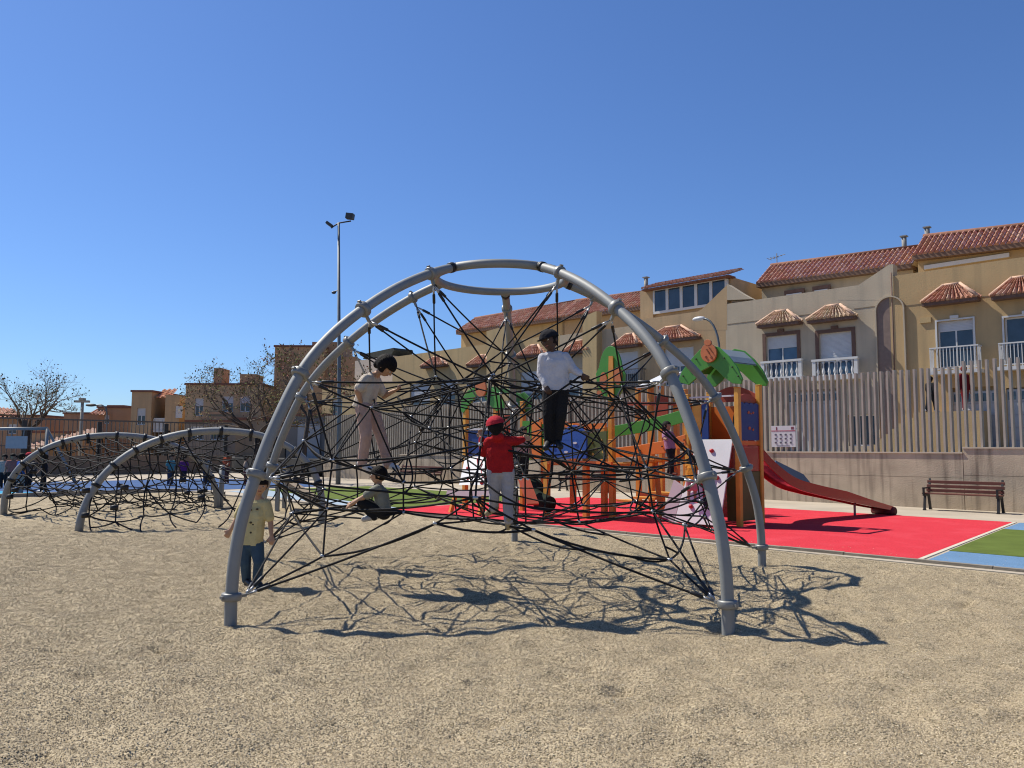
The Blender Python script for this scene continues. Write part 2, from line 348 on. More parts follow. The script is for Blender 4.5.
# side boundary on the far left
t = thing('boundary_wall', 'brown wall behind the left blue play area', 'wall', (-52,0,0), True)
m = MB(); m.box(-52.25,-52,-45,24.45,-.1,1.15); part(m, 'wall_face', M('brown_wall', (.25,.185,.14), .9, .12, 1, .2, 20), t)
f = thing('mesh_fence', 'dark rail fence on top of the left brown wall', 'fence', (-52.1,0,1.15), True)
m = MB()
for i in range(int(69/.24)):
    w = -45+i*.24; m.box(-52.14,-52.10,w-.02,w+.02,1.15,3.25)
part(m, 'picket_panel', M('dark_rail', (.12,.10,.085), .5, .1), f)
m = MB()
m.box(-52.16,-52.08,-45,24.4,3.25,3.34); m.box(-52.16,-52.08,-45,24.4,1.7,1.75); part(m, 'rail', M('dark_rail', (.12,.10,.085)), f)
for i in range(18):
    m = MB(); w = -44+i*4.0; m.box(-52.2,-52.04,w-.12,w+.12,1.15,3.2); part(m, 'fence_post', M('black_paint', (.03,.03,.03), .5, .1), f)
# ------------------------------------------------------------------ houses
WH = M('white_paint', (.75,.74,.71), .5, .05, 3); SHUT = M('shutter_white', (.66,.67,.68), .55, .05, 3)
GLASS = M('window_glass', (.045,.07,.10), .06, .3, 1.5, spec=.6); GLASSB = M('blue_glass', (.06,.12,.22), .08, .3, 1.5, spec=.6)
BROWNF = M('brown_surround', (.16,.095,.075), .75, .15, 5); TERR = M('terracotta_trim', (.23,.10,.065), .8, .2, 5)
TILE = attr_mat('roof_tile', .8, noise=.2, nscale=6)
def stucco(name, col): return M(name, col, .92, .09, .7, .25, 18, stain=(tuple(c*.72 for c in col), .6, .8))
def facade(mb, s0, s1, z0, z1, w, thick, holes, reveal=.22):
    S = sorted({s0,s1,*[h[0] for h in holes],*[h[1] for h in holes]}); Z = sorted({z0,z1,*[h[2] for h in holes],*[h[3] for h in holes]})
    S = [s for s in S if s0 <= s <= s1]; Z = [z for z in Z if z0 <= z <= z1]
    for i in range(len(S)-1):
        for j in range(len(Z)-1):
            a, b = (S[i]+S[i+1])/2, (Z[j]+Z[j+1])/2
            d = reveal if any(h[0]<a<h[1] and h[2]<b<h[3] for h in holes) else 0
            mb.add([(S[i],w+d,Z[j]),(S[i+1],w+d,Z[j]),(S[i+1],w+d,Z[j+1]),(S[i],w+d,Z[j+1])],[(0,1,2,3)])
    for h in holes:
        a,b,c,d = h; r = w+reveal
        mb.add([(a,w,c),(b,w,c),(b,w,d),(a,w,d),(a,r,c),(b,r,c),(b,r,d),(a,r,d)],[(0,1,5,4),(1,2,6,5),(2,3,7,6),(3,0,4,7)])
    e = w+thick
    mb.add([(s0,w,z0),(s1,w,z0),(s1,w,z1),(s0,w,z1),(s0,e,z0),(s1,e,z0),(s1,e,z1),(s0,e,z1)],[(4,5,6,7),(1,2,6,5),(3,0,4,7),(2,3,7,6),(0,1,5,4)])
def tiles(mb, A, B, Cc, D, pitch=.235, course=.36, pal=((.54,.27,.18),(.58,.31,.215),(.50,.24,.155),(.63,.40,.30)), amp=.10):
    """barrel tiles over the slope: A,B eave left/right, C,D ridge right/left"""
    A,B,Cc,D = map(Vector,(A,B,Cc,D)); L = (B-A).length; hgt = ((D-A)+(Cc-B)).length/2
    n = max(2,round(L/pitch)); k = max(2,round(hgt/course)); nor = ((B-A).cross((D+Cc)/2-(A+B)/2)).normalized()
    if nor.z < 0: nor = -nor
    def P(u,v): return (A*(1-u)+B*u)*(1-v)+(D*(1-u)+Cc*u)*v
    sub = 5
    for j in range(k):
        v0, v1 = j/k, min(1,(j+1.18)/k)
        for i in range(n):
            mb.cur = tuple(c*random.uniform(.95,1.05) for c in pal[random.choices((0,1,2,3),(4,4,2,2))[0]])
            cw_ = .66
            for q in range(sub):
                vs = []
                for (qq,vv,lift) in ((q,v0,.035),(q+1,v0,.035),(q+1,v1,0),(q,v1,0)):
                    ph = math.pi*qq/sub; vs.append(P((i+cw_*qq/sub)/n, vv) + nor*(amp*math.sin(ph)+lift))
                mb.add(vs,[(0,1,2,3)])
            hold = mb.cur; mb.cur = tuple(c*.78 for c in hold)                # channel tile between the covers, its shade painted as a darker tint
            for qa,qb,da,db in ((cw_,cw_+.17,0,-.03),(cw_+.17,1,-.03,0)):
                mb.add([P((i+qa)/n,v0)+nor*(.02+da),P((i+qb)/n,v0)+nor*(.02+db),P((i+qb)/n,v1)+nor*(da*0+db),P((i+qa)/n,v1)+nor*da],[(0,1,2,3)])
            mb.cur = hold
            # front lip
            vs = []
            for q in range(sub+1): vs.append(P((i+cw_*q/sub)/n, v0)+nor*(amp*math.sin(math.pi*q/sub)+.035))
            vs += [P((i+cw_)/n,v0), P(i/n,v0)]
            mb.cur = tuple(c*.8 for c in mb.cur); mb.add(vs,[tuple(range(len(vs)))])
    mb.cur = None
def window(parent, s0, s1, z0, z1, w, shutter=.35, panes=2, surround=None, sw=.12, glass=GLASS, fw=.06):
    """framed window set in its opening (opening plane w, glass at w+.12)"""
    d = w+.12; m = MB()
    for a,b,c,e in ((s0,s1,z1-fw,z1),(s0,s1,z0,z0+fw),(s0,s0+fw,z0+fw,z1-fw),(s1-fw,s1,z0+fw,z1-fw)): m.box(a,b,d,d+.07,c,e)
    zs = z1-(z1-z0)*shutter
    for i in range(1,panes): x = s0+(s1-s0)*i/panes; m.box(x-fw*.5,x+fw*.5,d+.004,d+.066,z0+fw,zs)
    win = part(m,'window',WH,parent)
    m = MB(); m.box(s0+fw*.8,s1-fw*.8,d+.03,d+.05,z0+fw*.8,zs); part(m,'pane',glass,win)
    if shutter > 0:
        m = MB(); k = max(3,int((z1-zs)/.055)); st = (z1-.02-zs)/k
        for i in range(k): m.box(s0+fw*.7,s1-fw*.7,d-.012+(.006 if i%2 else 0),d+.028,zs+i*st,zs+(i+1)*st-.004)
        part(m,'shutter',SHUT,win)
    if surround:
        m = MB(); q = w-.05
        m.box(s0-sw,s0-.004,q,w+.02,z0,z1+sw); m.box(s1+.004,s1+sw,q,w+.02,z0,z1+sw); m.box(s0-.002,s1+.002,q,w+.02,z1+.004,z1+sw)
        mid = (s0+s1)/2; m.box(mid-.16,mid+.16,q-.04,w,z1+sw+.002,z1+sw+.13)
        part(m,'surround',surround,win)
    return win
def hood(parent, px, w, rise, mat_under, depth=.5, pal=None):
    """hipped tile canopy; px = (x0,y0,x1,y1) eave corners in the photo, ridge rise in metres"""
    x0,y0,x1,y1 = px; s0,z0 = onw(x0,y0,w-depth); s1,z1 = onw(x1-3.5,y1,w-depth); z = (z0+z1)/2; e = w-depth; rise *= 1.0
    r0, r1 = s0+(s1-s0)*.36, s0+(s1-s0)*.64; k = dict(pal=pal) if pal else {}
    m = MB(); R0 = (r0,w-.02,z+rise); R1 = (r1,w-.02,z+rise)
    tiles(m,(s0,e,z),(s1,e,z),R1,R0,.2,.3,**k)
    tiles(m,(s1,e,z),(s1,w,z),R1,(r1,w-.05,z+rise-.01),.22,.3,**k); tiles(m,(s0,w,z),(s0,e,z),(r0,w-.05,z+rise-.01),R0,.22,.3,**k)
    h = part(m,'canopy',TILE,parent)
    m = MB(); m.tube([(s1,e,z+.05),(r1,w-.03,z+rise+.06)],.075,6); m.tube([(s0,e,z+.05),(r0,w-.03,z+rise+.06)],.075,6); m.tube([(r0,w-.04,z+rise+.05),(r1,w-.04,z+rise+.05)],.07,6)
    part(m,'ridge_tile',M('ridge_clay',(.62,.42,.32),.8,.2,8),h)
    m = MB(); m.box(s0+.02,s1-.02,e+.02,w-.004,z-.13,z+.02); part(m,'soffit',BROWNF,h)
    return s0,s1,z
def rail_balcony(parent, px, w, mat=WH, pitch=.13, slab_mat=None, out=.55):
    x0,yt0,x1,yt1,yb = px; s0,zt = onw(x0,yt0,w-out); s1,z2 = onw(x1,yt1,w-out); zt = (zt+z2)/2; zb = onw((x0+x1)/2,yb,w-out)[1]; e = w-out
    m = MB(); m.box(s0-.05,s1+.05,e-.05,w-.002,zb-.14,zb); b = part(m,'balcony',slab_mat or mat,parent)
    m = MB(); m.box(s0,s1,e,e+.05,zt-.05,zt); m.box(s0,s0+.05,e+.052,w,zt-.05,zt); m.box(s1-.05,s1,e+.052,w,zt-.05,zt); m.box(s0,s1,e+.01,e+.04,zb+.06,zb+.10)
    n = int((s1-s0)/pitch)
    for i in range(n+1):
        s = s0+.02+(s1-s0-.04)*i/n; m.box(s-.014,s+.014,e+.012,e+.038,zb,zt-.05)
    for sd in (s0+.02,s1-.02):
        for q in range(1,4): m.box(sd-.014,sd+.014,e+q*.13,e+q*.13+.025,zb,zt-.05)
    part(m,'railing',mat,b)
def balustrade(parent, px, w, out=.5):
    x0,yt0,x1,yt1,yb = px; s0,zt = onw(x0,yt0,w-out); s1,z2 = onw(x1,yt1,w-out); zt = (zt+z2)/2; zb = onw((x0+x1)/2,yb,w-out)[1]; e = w-out
    m = MB(); m.box(s0-.05,s1+.05,e-.05,w-.002,zb-.12,zb+.06); b = part(m,'balcony',WH,parent)
    m = MB(); m.box(s0-.03,s1+.03,e-.02,e+.16,zt-.1,zt); part(m,'handrail',WH,b)
    for s in (s0+.07,s1-.07):
        m = MB(); m.box(s-.08,s+.08,e,e+.14,zb+.06,zt-.1); part(m,'pier',WH,b)
    n = max(4,int((s1-s0-.3)/.23)); h = zt-.1-zb-.06
    prof = [(0,.055),(.07,.055),(.1,.035),(.2,.06),(.32,.075),(.45,.05),(.6,.032),(.8,.03),(.88,.05),(1,.05)]
    for i in range(n):
        s = s0+.24+(s1-s0-.48)*i/(n-1); m = MB(); m.tube([(s,e+.07,zb+.06+h*a) for a,_ in prof],[r for _,r in prof],8); part(m,'baluster',WH,b)
def garage(parent, px, w, top_strip=True, mat=None):
    x0,y0,x1,y1 = px; s0,zt = onw(x0,y0,w); s1,z2 = onw(x1,y1,w); zt = (zt+z2)/2; zb = 1.56
    m = MB(); k = 5; h = (zt-zb)
    for i in range(k): m.box(s0,s1,w+.08+.006*(i%2),w+.15,zb+h*i/k+.008,zb+h*(i+1)/k-.008)
    m.box(s0,s1,w+.12,w+.16,zb,zt); g = part(m,'garage_door',mat or M('garage_grey',(.46,.47,.48),.6,.06,2),parent)
    if top_strip:
        m = MB(); n = 5
        for i in range(n): a = s0+(s1-s0)*i/n+.05; m.box(a,a+(s1-s0)/n-.1,w+.06,w+.10,zt-.42,zt-.1)
        part(m,'door_light',GLASS,g)
def roofpipe(parent, px, y0, y1, w, r=.12):
    s,z1 = onw(px,y0,w); _,z0 = onw(px,y1,w); m = MB(); m.tube([(s,w,z0-.5),(s,w,z1)],r,8); m.box(s-r*1.3,s+r*1.3,w-r*1.3,w+r*1.3,z1,z1+.06); part(m,'flue',M('flue_grey',(.30,.29,.27),.7,.2),parent)
WF = 36.0
OCH = stucco('ochre_stucco',(.55,.40,.215)); CRM = stucco('cream_stucco',(.54,.47,.365)); TAN = stucco('tan_stucco',(.53,.385,.23)); PALE = stucco('pale_stucco',(.54,.455,.335)); SAND = stucco('sand_stucco',(.57,.43,.23))
def opening(px): # photo rect x0,y0(left top),x1,y1(right bottom)
    s0,za = onw(px[0],px[1],WF); s1,zb = onw(px[2],px[3],WF); return [s0,s1,zb,za]
def sX(x, w=WF): return onw(x,400,w)[0]
def zY(x,y,w=WF): return onw(x,y,w)[1]
def house(name_label, x0, x1, ytop, mat, wins, doors=(), base=1.5, depth=9):
    s0, s1 = sX(x0), sX(x1)
    t = thing('row_house', name_label, 'house', (s0,WF,base), True, 'terraced houses behind the fence')
    ops = [opening(w['px']) for w in wins]; dps = []
    for d in doors:
        a,b,c,e = opening(d); dps.append([a,b,base+.01,e])
    m = MB(); facade(m, s0, s1, base-.6, zY(*ytop), WF, depth, [o for o in ops]+dps)
    part(m,'wall',mat,t)
    for o,w in zip(ops,wins): window(t,*o,WF,w.get('sh',.3),w.get('n',2),w.get('sur'),w.get('sw',.13),w.get('g',GLASS))
    return t,s0,s1
def setback(t, px_eave, px_ridge, w, mat, wd=2.6, zlow=7.0, over=.35):
    """upper storey set back behind the parapet, with a tiled mansard roof"""
    (xa,ya),(xb,yb) = px_eave; (xc,yc),(xd,yd) = px_ridge     # eave left/right, ridge left/right
    sa, za = onw(xa,ya,w); sb, zb = onw(xb,yb,w); ze = (za+zb)/2
    zc = onw(xc,yc,w+wd)[1]; zd = onw(xd,yd,w+wd)[1]; zr = (zc+zd)/2; lo = min(za,zb)
    m = MB(); m.prism([(sa+.08,zlow),(sb-.08,zlow),(sb-.08,zb-.02),(sa+.08,za-.02)],w+over,w+over+5,lambda a,b,h:(a,h,b)); u = part(m,'upper_storey',mat,t)
    m = MB(); m.beam((sa,w+over/2+.1,za-.08),(sb,w+over/2+.1,zb-.08),over+.4,.235); part(m,'fascia',M('brown_fascia',(.20,.125,.09),.8,.2),u)
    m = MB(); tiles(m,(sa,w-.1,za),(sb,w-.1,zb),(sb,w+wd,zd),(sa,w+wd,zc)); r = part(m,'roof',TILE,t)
    m = MB(); m.tube([(sa,w+wd,zc+.04),(sb,w+wd,zd+.04)],.11,6); part(m,'ridge_tile',TERR,r)
    for s,e_,r_ in ((sa+.01,za,zc),(sb-.01,zb,zd)): m = MB(); m.prism([(w-.05,e_-.05),(w+wd+.05,r_),(w+wd+2,r_),(w+wd+2,e_-.05)],s-.04,s+.04,lambda a,b,h:(h,a,b)); part(m,'gable',mat,r)
    return u,r,ze,zr
# --- house A, ochre, right
A = dict(px=(937,322,975,366),sh=.22,n=2,sur=WH,sw=.07); A2 = dict(px=(1004,318,1054,362),sh=.0,n=2,sur=WH,sw=.07)
t,s0,s1 = house('ochre house at the right edge with white barred balconies',893,1125,(955,267),OCH,[A,A2],doors=[(952,388,1000,447),(1006,388,1060,447)])
hood(t,(921,303,981,297),WF,.68,SAND); hood(t,(990,297,1050,290),WF,.68,SAND)
rail_balcony(t,(929,348,978,344,370),WF); rail_balcony(t,(998,343,1062,338,365),WF)
garage(t,(952,392,1000,390),WF); garage(t,(1006,389,1060,387),WF)
u,r,_,_ = setback(t,((913,256),(1135,229)),((913,239),(1135,213)),38.0,OCH,wd=1.5)
s,z = onw(925,268,38.35); s_,z_ = onw(1010,258,38.35); m = MB(); m.box(s,s_,38.2,38.45,z-.09,z+.09); part(m,'awning_case',WH,u)
roofpipe(t,927,228,238,41.2); 
JOINT = M('stucco_joint',(.25,.20,.14),.9,.2)
for xa,xb,yy in ((908,921,304),(982,989,300)):
    pass
m = MB(); zz = zY(908,306); m.box(sX(908),s1-.1,WF-.012,WF+.01,zz,zz+.035); part(m,'string_course',JOINT,t)
m = MB(); m.tube([(sX(896),WF-.05,1.6),(sX(896),WF-.05,zY(896,272))],.028,8); part(m,'downpipe',BROWNF,t)
m = MB(); a,b,c,d = opening((920,318,934,322)); m.box(a,sX(937)-.1,WF-.06,WF+.01,c,d); part(m,'cornice',SAND,t)
# raised entrance landing with steps, between the houses and the garages
sl0, sl1 = sX(903,33.5), sX(972,33.5)
lt = thing('entrance_landing','raised ochre entrance landing with steps in front of the ochre house','landing',(sl0,34,1.55),True)
m = MB(); m.box(sl0,sl1,34.6,35.98,1.5,3.22); part(m,'landing_wall',OCH,lt)
m = MB()
for i in range(7): m.box(sl0-.3*(i+1),sl0-.3*i-.002,34.62,35.9,1.5,3.2-.22*(i+1)+.02)
part(m,'steps',SAND,lt)
# --- house B, cream
B = [dict(px=(766,337,798,379),sh=.28,n=2,sur=BROWNF,sw=.17,g=GLASSB),dict(px=(819,334,853,378),sh=.62,n=2,sur=BROWNF,sw=.17,g=GLASSB),dict(px=(848,415,880,446),sh=0,n=3,sur=None)]
t,s0,s1 = house('cream house with brown window surrounds and white balustrades',727,893,(768,298),CRM,B,doors=[(785,391,842,447)])
pal = ((.60,.43,.30),(.63,.47,.34),(.56,.39,.26),(.66,.50,.37))
hood(t,(756,325,802,321),WF,.6,PALE,pal=pal); hood(t,(806,321,857,315),WF,.6,PALE,pal=pal)
balustrade(t,(761,361,801,359,378),WF); balustrade(t,(812,359,857,357,377),WF)
garage(t,(785,393,842,391),WF,mat=M('garage_pale',(.50,.50,.49),.6,.06,2))
zz = zY(800,334.5); m = MB()
for xa,xb in ((729,764),(801,815),(857,878)): m.box(sX(xa),sX(xb),WF-.012,WF+.01,zz+.9,zz+.93)
part(m,'string_course',JOINT,t)
# sloping end parapet
m = MB(); p = [onw(838,294,WF),onw(854,288,WF),onw(872,276,WF),onw(889,264.5,WF),onw(893,264,WF),onw(893,300,WF),onw(838,300,WF)]
m.prism(p,WF-.004,WF+.5,lambda a,b,h:(a,h,b)); part(m,'parapet',CRM,t)
p = [onw(727,284,WF),onw(741,293,WF),onw(752,299,WF),onw(727,300,WF)]; m = MB(); m.prism(p,WF-.004,WF+.5,lambda a,b,h:(a,h,b)); part(m,'parapet',CRM,t)
u,r,_,_ = setback(t,((757,284),(912,264)),((760,268),(912,248.5)),38.6,PALE,wd=1.6)
for px in ((785,291,805,296),(813,287,831,293)):
    a,b = onw(px[0],px[1],38.75); c,d = onw(px[2],px[3],38.75); m = MB(); m.box(a,c,38.66,38.74,d-.5,b); f = part(m,'window',BROWNF,u)
    m = MB(); m.box(a+.12,c-.12,38.62,38.655,d-.5,b-.22); part(m,'pane',SHUT,f)
roofpipe(t,904,237,249,41.2)
# TV antenna
s,z = onw(777,263,41); m = MB(); m.tube([(s,41,z-.6),(s,41,z+.55)],.025,5)
for k in range(5): m.tube([(s-.45+.2*k,40.7,z+.3),(s-.45+.2*k,41.3,z+.3+.05*k)],.015,4)
m.tube([(s-.5,41,z+.3),(s+.5,41,z+.42)],.018,4); part(m,'antenna',M('flue_grey',(.3,.29,.27)),t)
# niche between A and B
nb = thing('arched_niche','rounded arch recess on the joint between cream and ochre houses','niche',(sX(893),WF,1.5),True)
ns_ = [sX(880),sX(907)]; mid = sum(ns_)/2; hw = (ns_[1]-ns_[0])/2; zt = zY(893,297); zb = 2.2
m = MB(); arc = [(mid+hw*math.cos(math.pi*k/16), zt-hw+hw*math.sin(math.pi*k/16)) for k in range(17)]
outer = [(mid+(hw+.06)*math.cos(math.pi*k/16), zt-hw+(hw+.06)*math.sin(math.pi*k/16)) for k in range(17)]
ring = [(outer[0][0],zb)]+outer+[(outer[-1][0],zb),(arc[-1][0],zb)]+arc[::-1]+[(arc[0][0],zb)]
m.prism(ring,WF-.12,WF-.01,lambda a,b,h:(a,h,b)); part(m,'arch_frame',CRM,nb)
m = MB(); m.prism([(arc[-1][0],zb)]+arc[::-1][:9]+[(mid,zb)],WF-.05,WF-.008,lambda a,b,h:(a,h,b)); part(m,'arch_panel',M('niche_shade',(.25,.19,.17),.9,.1),nb)  # left half: shade inside the niche painted as a dark flat panel
m = MB(); m.prism([(mid+.01,zb)]+arc[::-1][8:]+[(arc[0][0],zb)],WF-.05,WF-.008,lambda a,b,h:(a,h,b)); part(m,'arch_panel',OCH,nb)
# --- house C, tan with glazed gallery
Cw = [dict(px=(622,352,650,386),sh=.55,n=2),dict(px=(664,349,694,384),sh=.45,n=2)]
t,s0,s1 = house('tan house with a long white attic window strip',640,727,(665,316),TAN,[dict(px=(664,349,694,384),sh=.5,n=2)],doors=[(660,400,700,447)])
hood(t,(642,342,700,336),WF,.68,SAND)
garage(t,(660,402,700,400),WF)
p = [onw(690,316,WF),onw(702,309,WF),onw(727,285,WF),onw(727,330,WF),onw(690,330,WF)]; m = MB(); m.prism(p,WF-.004,WF+.4,lambda a,b,h:(a,h,b)); part(m,'parapet',TAN,t)
wU = 36.9; a,zt = onw(653,287,wU); b,zb = onw(726,279,wU); zlo = onw(653,314,wU)[1]; ztop = (zt+zb)/2
m = MB(); m.box(a-.9,b+.2,wU+.16,wU+5,6.5,ztop); m.box(a-.9,a-.02,wU,wU+.155,6.5,ztop); u = part(m,'upper_storey',TAN,t)
m = MB(); n = 5
m.box(a,b,wU,wU+.1,ztop-.12,ztop-.005); m.box(a,b,wU,wU+.1,zlo-.02,zlo+.12)
for k in range(6): x = a+(b-a)*k/5.; m.box(x-.09,x+.09,wU+.002,wU+.098,zlo+.12,ztop-.12)
f = part(m,'window',WH,u); m = MB(); m.box(a,b,wU+.04,wU+.07,zlo+.1,ztop-.1); part(m,'pane',GLASS,f)
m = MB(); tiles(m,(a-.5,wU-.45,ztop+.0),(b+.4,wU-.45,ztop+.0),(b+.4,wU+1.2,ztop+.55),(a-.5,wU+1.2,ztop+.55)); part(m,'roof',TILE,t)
m = MB(); m.box(a-.5,b+.4,wU-.42,wU+.3,ztop-.09,ztop-.01); part(m,'fascia',TERR,t)
roofpipe(t,646,278,291,38)
# roof return linking B and C
sx0, z0 = onw(727,294,38); sx1, z1 = onw(760,289,38)
# --- house D, grey cream with lit party wall
t,s0,s1 = house('greyish cream house half hidden behind the climbing dome',560,640,(600,330),PALE,[dict(px=(615,353,638,388),sh=.6,n=2),dict(px=(566,370,590,400),sh=.6,n=2)],doors=[(575,410,620,448)])
hood(t,(612,347,641,343),WF,.62,SAND); hood(t,(562,353,592,349),WF,.62,SAND)
rail_balcony(t,(612,370,640,368,386),WF,mat=M('dark_rail',(.12,.10,.085)))
garage(t,(575,412,620,410),WF)
m = MB(); p = [onw(588,318,WF),onw(602,312,WF),onw(602,440,WF),onw(588,440,WF)]; m.prism(p,WF-.5,WF-.003,lambda a,b,h:(a,h,b)); part(m,'party_wall',SAND,t)
setback(t,((558,318),(652,305)),((560,304),(652,292)),38.4,TAN,zlow=6.2,wd=1.8)
# --- house E, sand
t,s0,s1 = house('sand coloured house with a long low tiled roof seen through the dome',460,560,(510,341),SAND,[dict(px=(472,378,488,402),sh=.1,n=2),dict(px=(520,372,542,402),sh=.7,n=2)],doors=[(495,412,535,450)])
hood(t,(466,366,492,363),WF,.62,SAND); hood(t,(516,357,546,353),WF,.62,SAND)
m = MB(); p = [onw(492,332,WF),onw(514,326,WF),onw(514,440,WF),onw(492,440,WF)]; m.prism(p,WF-.5,WF-.003,lambda a,b,h:(a,h,b)); part(m,'party_wall',SAND,t)
garage(t,(520,414,548,412),WF,mat=M('garage_dark',(.2,.2,.21),.6,.06,2))
setback(t,((457,332),(562,317.5)),((463,321),(562,304)),38.4,SAND,zlow=6,wd=1.8)
# --- house F, low flat roofed
t,s0,s1 = house('flat roofed ochre house left of the long tiled roof',392,460,(430,352),SAND,[dict(px=(410,384,430,412),sh=.6,n=2),dict(px=(440,380,455,408),sh=.5,n=2)],base=1.2)
hood(t,(420,367,447,364),WF,.62,SAND); rail_balcony(t,(404,405,434,404,424),WF,mat=SAND)
t,s0,s1 = house('ochre house with a white terrace wall behind the tall mast',322,392,(350,386),SAND,[dict(px=(332,400,342,418),sh=.2,n=1),dict(px=(362,398,376,418),sh=.5,n=2)],base=1.1)
m = MB(); a,b = onw(355,361,38); c,d = onw(394,350,38); m.box(a,c,38,42,6,b); part(m,'upper_storey',M('white_wall',(.55,.50,.46),.9,.08),t)
# dark pergola on its roof
a,zt = onw(363,354,39); b,_ = onw(394,354,39); zb = onw(363,359,39)[1]
pg = thing('thatched_awning','dark green shade awning on the flat roof behind the stooping climber','awning',(a,39,zb),True)
m = MB(); m.prism([(a,zb),(a+.4,zt),(b-.1,zt+.15),(b,zt-.05),(b-.4,zb)],39,41,lambda p,q,h:(p,h,q)); part(m,'canopy',M('dark_green_cloth',(.045,.05,.04),.9,.3,4,.5,20),pg)
m = MB()
for q in (a+.4,b-.4): m.beam((q,40,6),(q,40,zb+.02),.1,.1)
part(m,'pole',M('dark_rail',(.12,.10,.085)),pg)

# ------------------------------------------------------------------ far left buildings (fronts face the playground)
def block(label, x0, x1, ytop, Y, depth, mat, zbase=0., cat='building', wins=(), bal=(), name='apartment_building'):
    P0, P1 = at(x0,ytop,Y), at(x1,ytop,Y); t = thing(name,label,cat,(P0.x,Y,zbase),False,'buildings beyond the left fence')
    ops = []
    for w in wins: a = at(w[0],w[1],Y); b = at(w[2],w[3],Y); ops.append([a.x,b.x,b.z,a.z])
    m = MB(); facade(m,P0.x,P1.x,zbase-.3,P0.z,Y,depth,ops,.3); part(m,'wall',mat,t)
    for o in ops: window(t,*o,Y,.45,2,None,glass=GLASS,fw=.08)
    m = MB(); m.box(P0.x-.1,P1.x+.1,Y-.1,Y+depth,P0.z+.004,P0.z+.18); part(m,'cornice',TERR,t)
    return t
BRN = stucco('brown_stucco',(.60,.385,.22)); BRN2 = stucco('dark_brown_stucco',(.46,.285,.175)); LT = stucco('light_brown_stucco',(.58,.41,.245))
b = block('brown tower block with small windows left of the white awning roof',275,324,347,74,10,BRN,wins=[(284,362,297,372)])
P = at(324,347,74); Pb = at(355,356,74); m = MB(); m.box(P.x,Pb.x,74.6,83,0,Pb.z); part(m,'side_wing',BRN2,b)
m = MB(); Pq = at(308,346,74); m.box(Pq.x,at(324,340,74).x+1.5,75.5,80,0,Pq.z+.6); part(m,'roof_room',BRN2,b)
a,c = at(283,358,73.9), at(298,372,73.9); m = MB(); m.prism([(a.x,c.z),(c.x,c.z),(c.x,a.z),((a.x+c.x)/2,a.z+.6),(a.x,a.z)],73.7,73.95,lambda p,q,h:(p,h,q)); part(m,'arch',BRN2,b)
b = block('tan apartment block with an orange tiled recessed balcony',132,152,392,72,8,LT,wins=[(137,408,145,425)])
P0, P1 = at(152,392,73.5), at(186,392,73.5); m = MB(); m.box(P0.x,at(154.5,392,73.5).x,73,80,0,P0.z); m.box(at(169.5,392,73).x,P1.x,72.2,80,0,P0.z-.35); part(m,'side_wing',LT,b)
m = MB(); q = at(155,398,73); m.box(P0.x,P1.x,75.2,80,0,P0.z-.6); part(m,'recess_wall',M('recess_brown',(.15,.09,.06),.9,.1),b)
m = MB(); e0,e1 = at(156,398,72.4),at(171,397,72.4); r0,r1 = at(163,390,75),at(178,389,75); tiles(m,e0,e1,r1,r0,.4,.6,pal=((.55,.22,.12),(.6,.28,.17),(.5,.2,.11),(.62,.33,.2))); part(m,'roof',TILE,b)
m = MB(); a = at(154,418,72.3); c = at(171,424,72.3)
for k in range(14): x = a.x+(c.x-a.x)*k/13; m.box(x-.05,x+.05,72.3,72.4,c.z-.6,a.z-.1)
m.box(a.x,c.x,72.28,72.42,a.z-.1,a.z); m.box(a.x,c.x,72.2,73.4,c.z-.75,c.z-.6); part(m,'balcony',WH,b)
Pw = at(176,406,72.1); Pv = at(182,418,72.1); m = MB(); m.box(Pw.x,Pv.x,72.1,72.19,Pv.z,Pw.z); part(m,'window',SHUT,b)
b = block('long tan apartment block behind the bare spreading tree',186,262,385,70,9,LT,wins=[(195,398,203,416),(222,396,233,412),(240,396,250,412)])
for x0,x1,y in ((214,222,368),(240,256,374)):
    a = at(x0,y,71); c = at(x1,y,71); m = MB(); m.box(a.x,c.x,71,73,0,a.z); part(m,'chimney',BRN,b)
m = MB(); a = at(203,412,69.4); c = at(232,421,69.4); m.box(a.x,c.x,69.0,70,c.z,a.z-.4); m.box(a.x,c.x,69.0,69.1,a.z-.2,a.z); part(m,'balcony',LT,b)
b = block('low white topped garage block under the tan apartments',186,250,422,66,6,stucco('grey_stucco',(.30,.26,.22)),wins=[(190,426,204,440),(210,426,228,440)])
b = block('brown flat roofed house left of the tan apartments',98,134,408,76,9,BRN2,wins=[(104,415,109,424)])
m = MB(); a = at(107,405,77); c = at(124,405,77); m.box(a.x,c.x,77,80,0,a.z); part(m,'roof_room',BRN2,b)
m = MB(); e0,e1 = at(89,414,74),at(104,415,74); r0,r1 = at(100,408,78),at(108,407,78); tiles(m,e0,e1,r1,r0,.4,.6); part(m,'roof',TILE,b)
b = block('dark brown house with a window row behind the lamp post',64,98,414,78,9,BRN2,wins=[(70,432,76,440),(84,432,92,440)])
b = block('orange tiled low house behind the leftmost bare tree',-40,40,416,80,9,BRN2,wins=[(8,424,16,434)])
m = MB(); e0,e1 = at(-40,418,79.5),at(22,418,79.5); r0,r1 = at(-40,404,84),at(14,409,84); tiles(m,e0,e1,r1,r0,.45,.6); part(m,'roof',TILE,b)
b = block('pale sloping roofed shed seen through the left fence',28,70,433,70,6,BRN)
m = MB(); e0,e1 = at(30,450,67),at(96,434,67); r0,r1 = at(30,444,70),at(96,428,70); tiles(m,e0,e1,r1,r0,.45,.5,pal=((.62,.40,.30),(.66,.46,.36),(.58,.36,.27),(.68,.5,.4))); part(m,'roof',TILE,b)
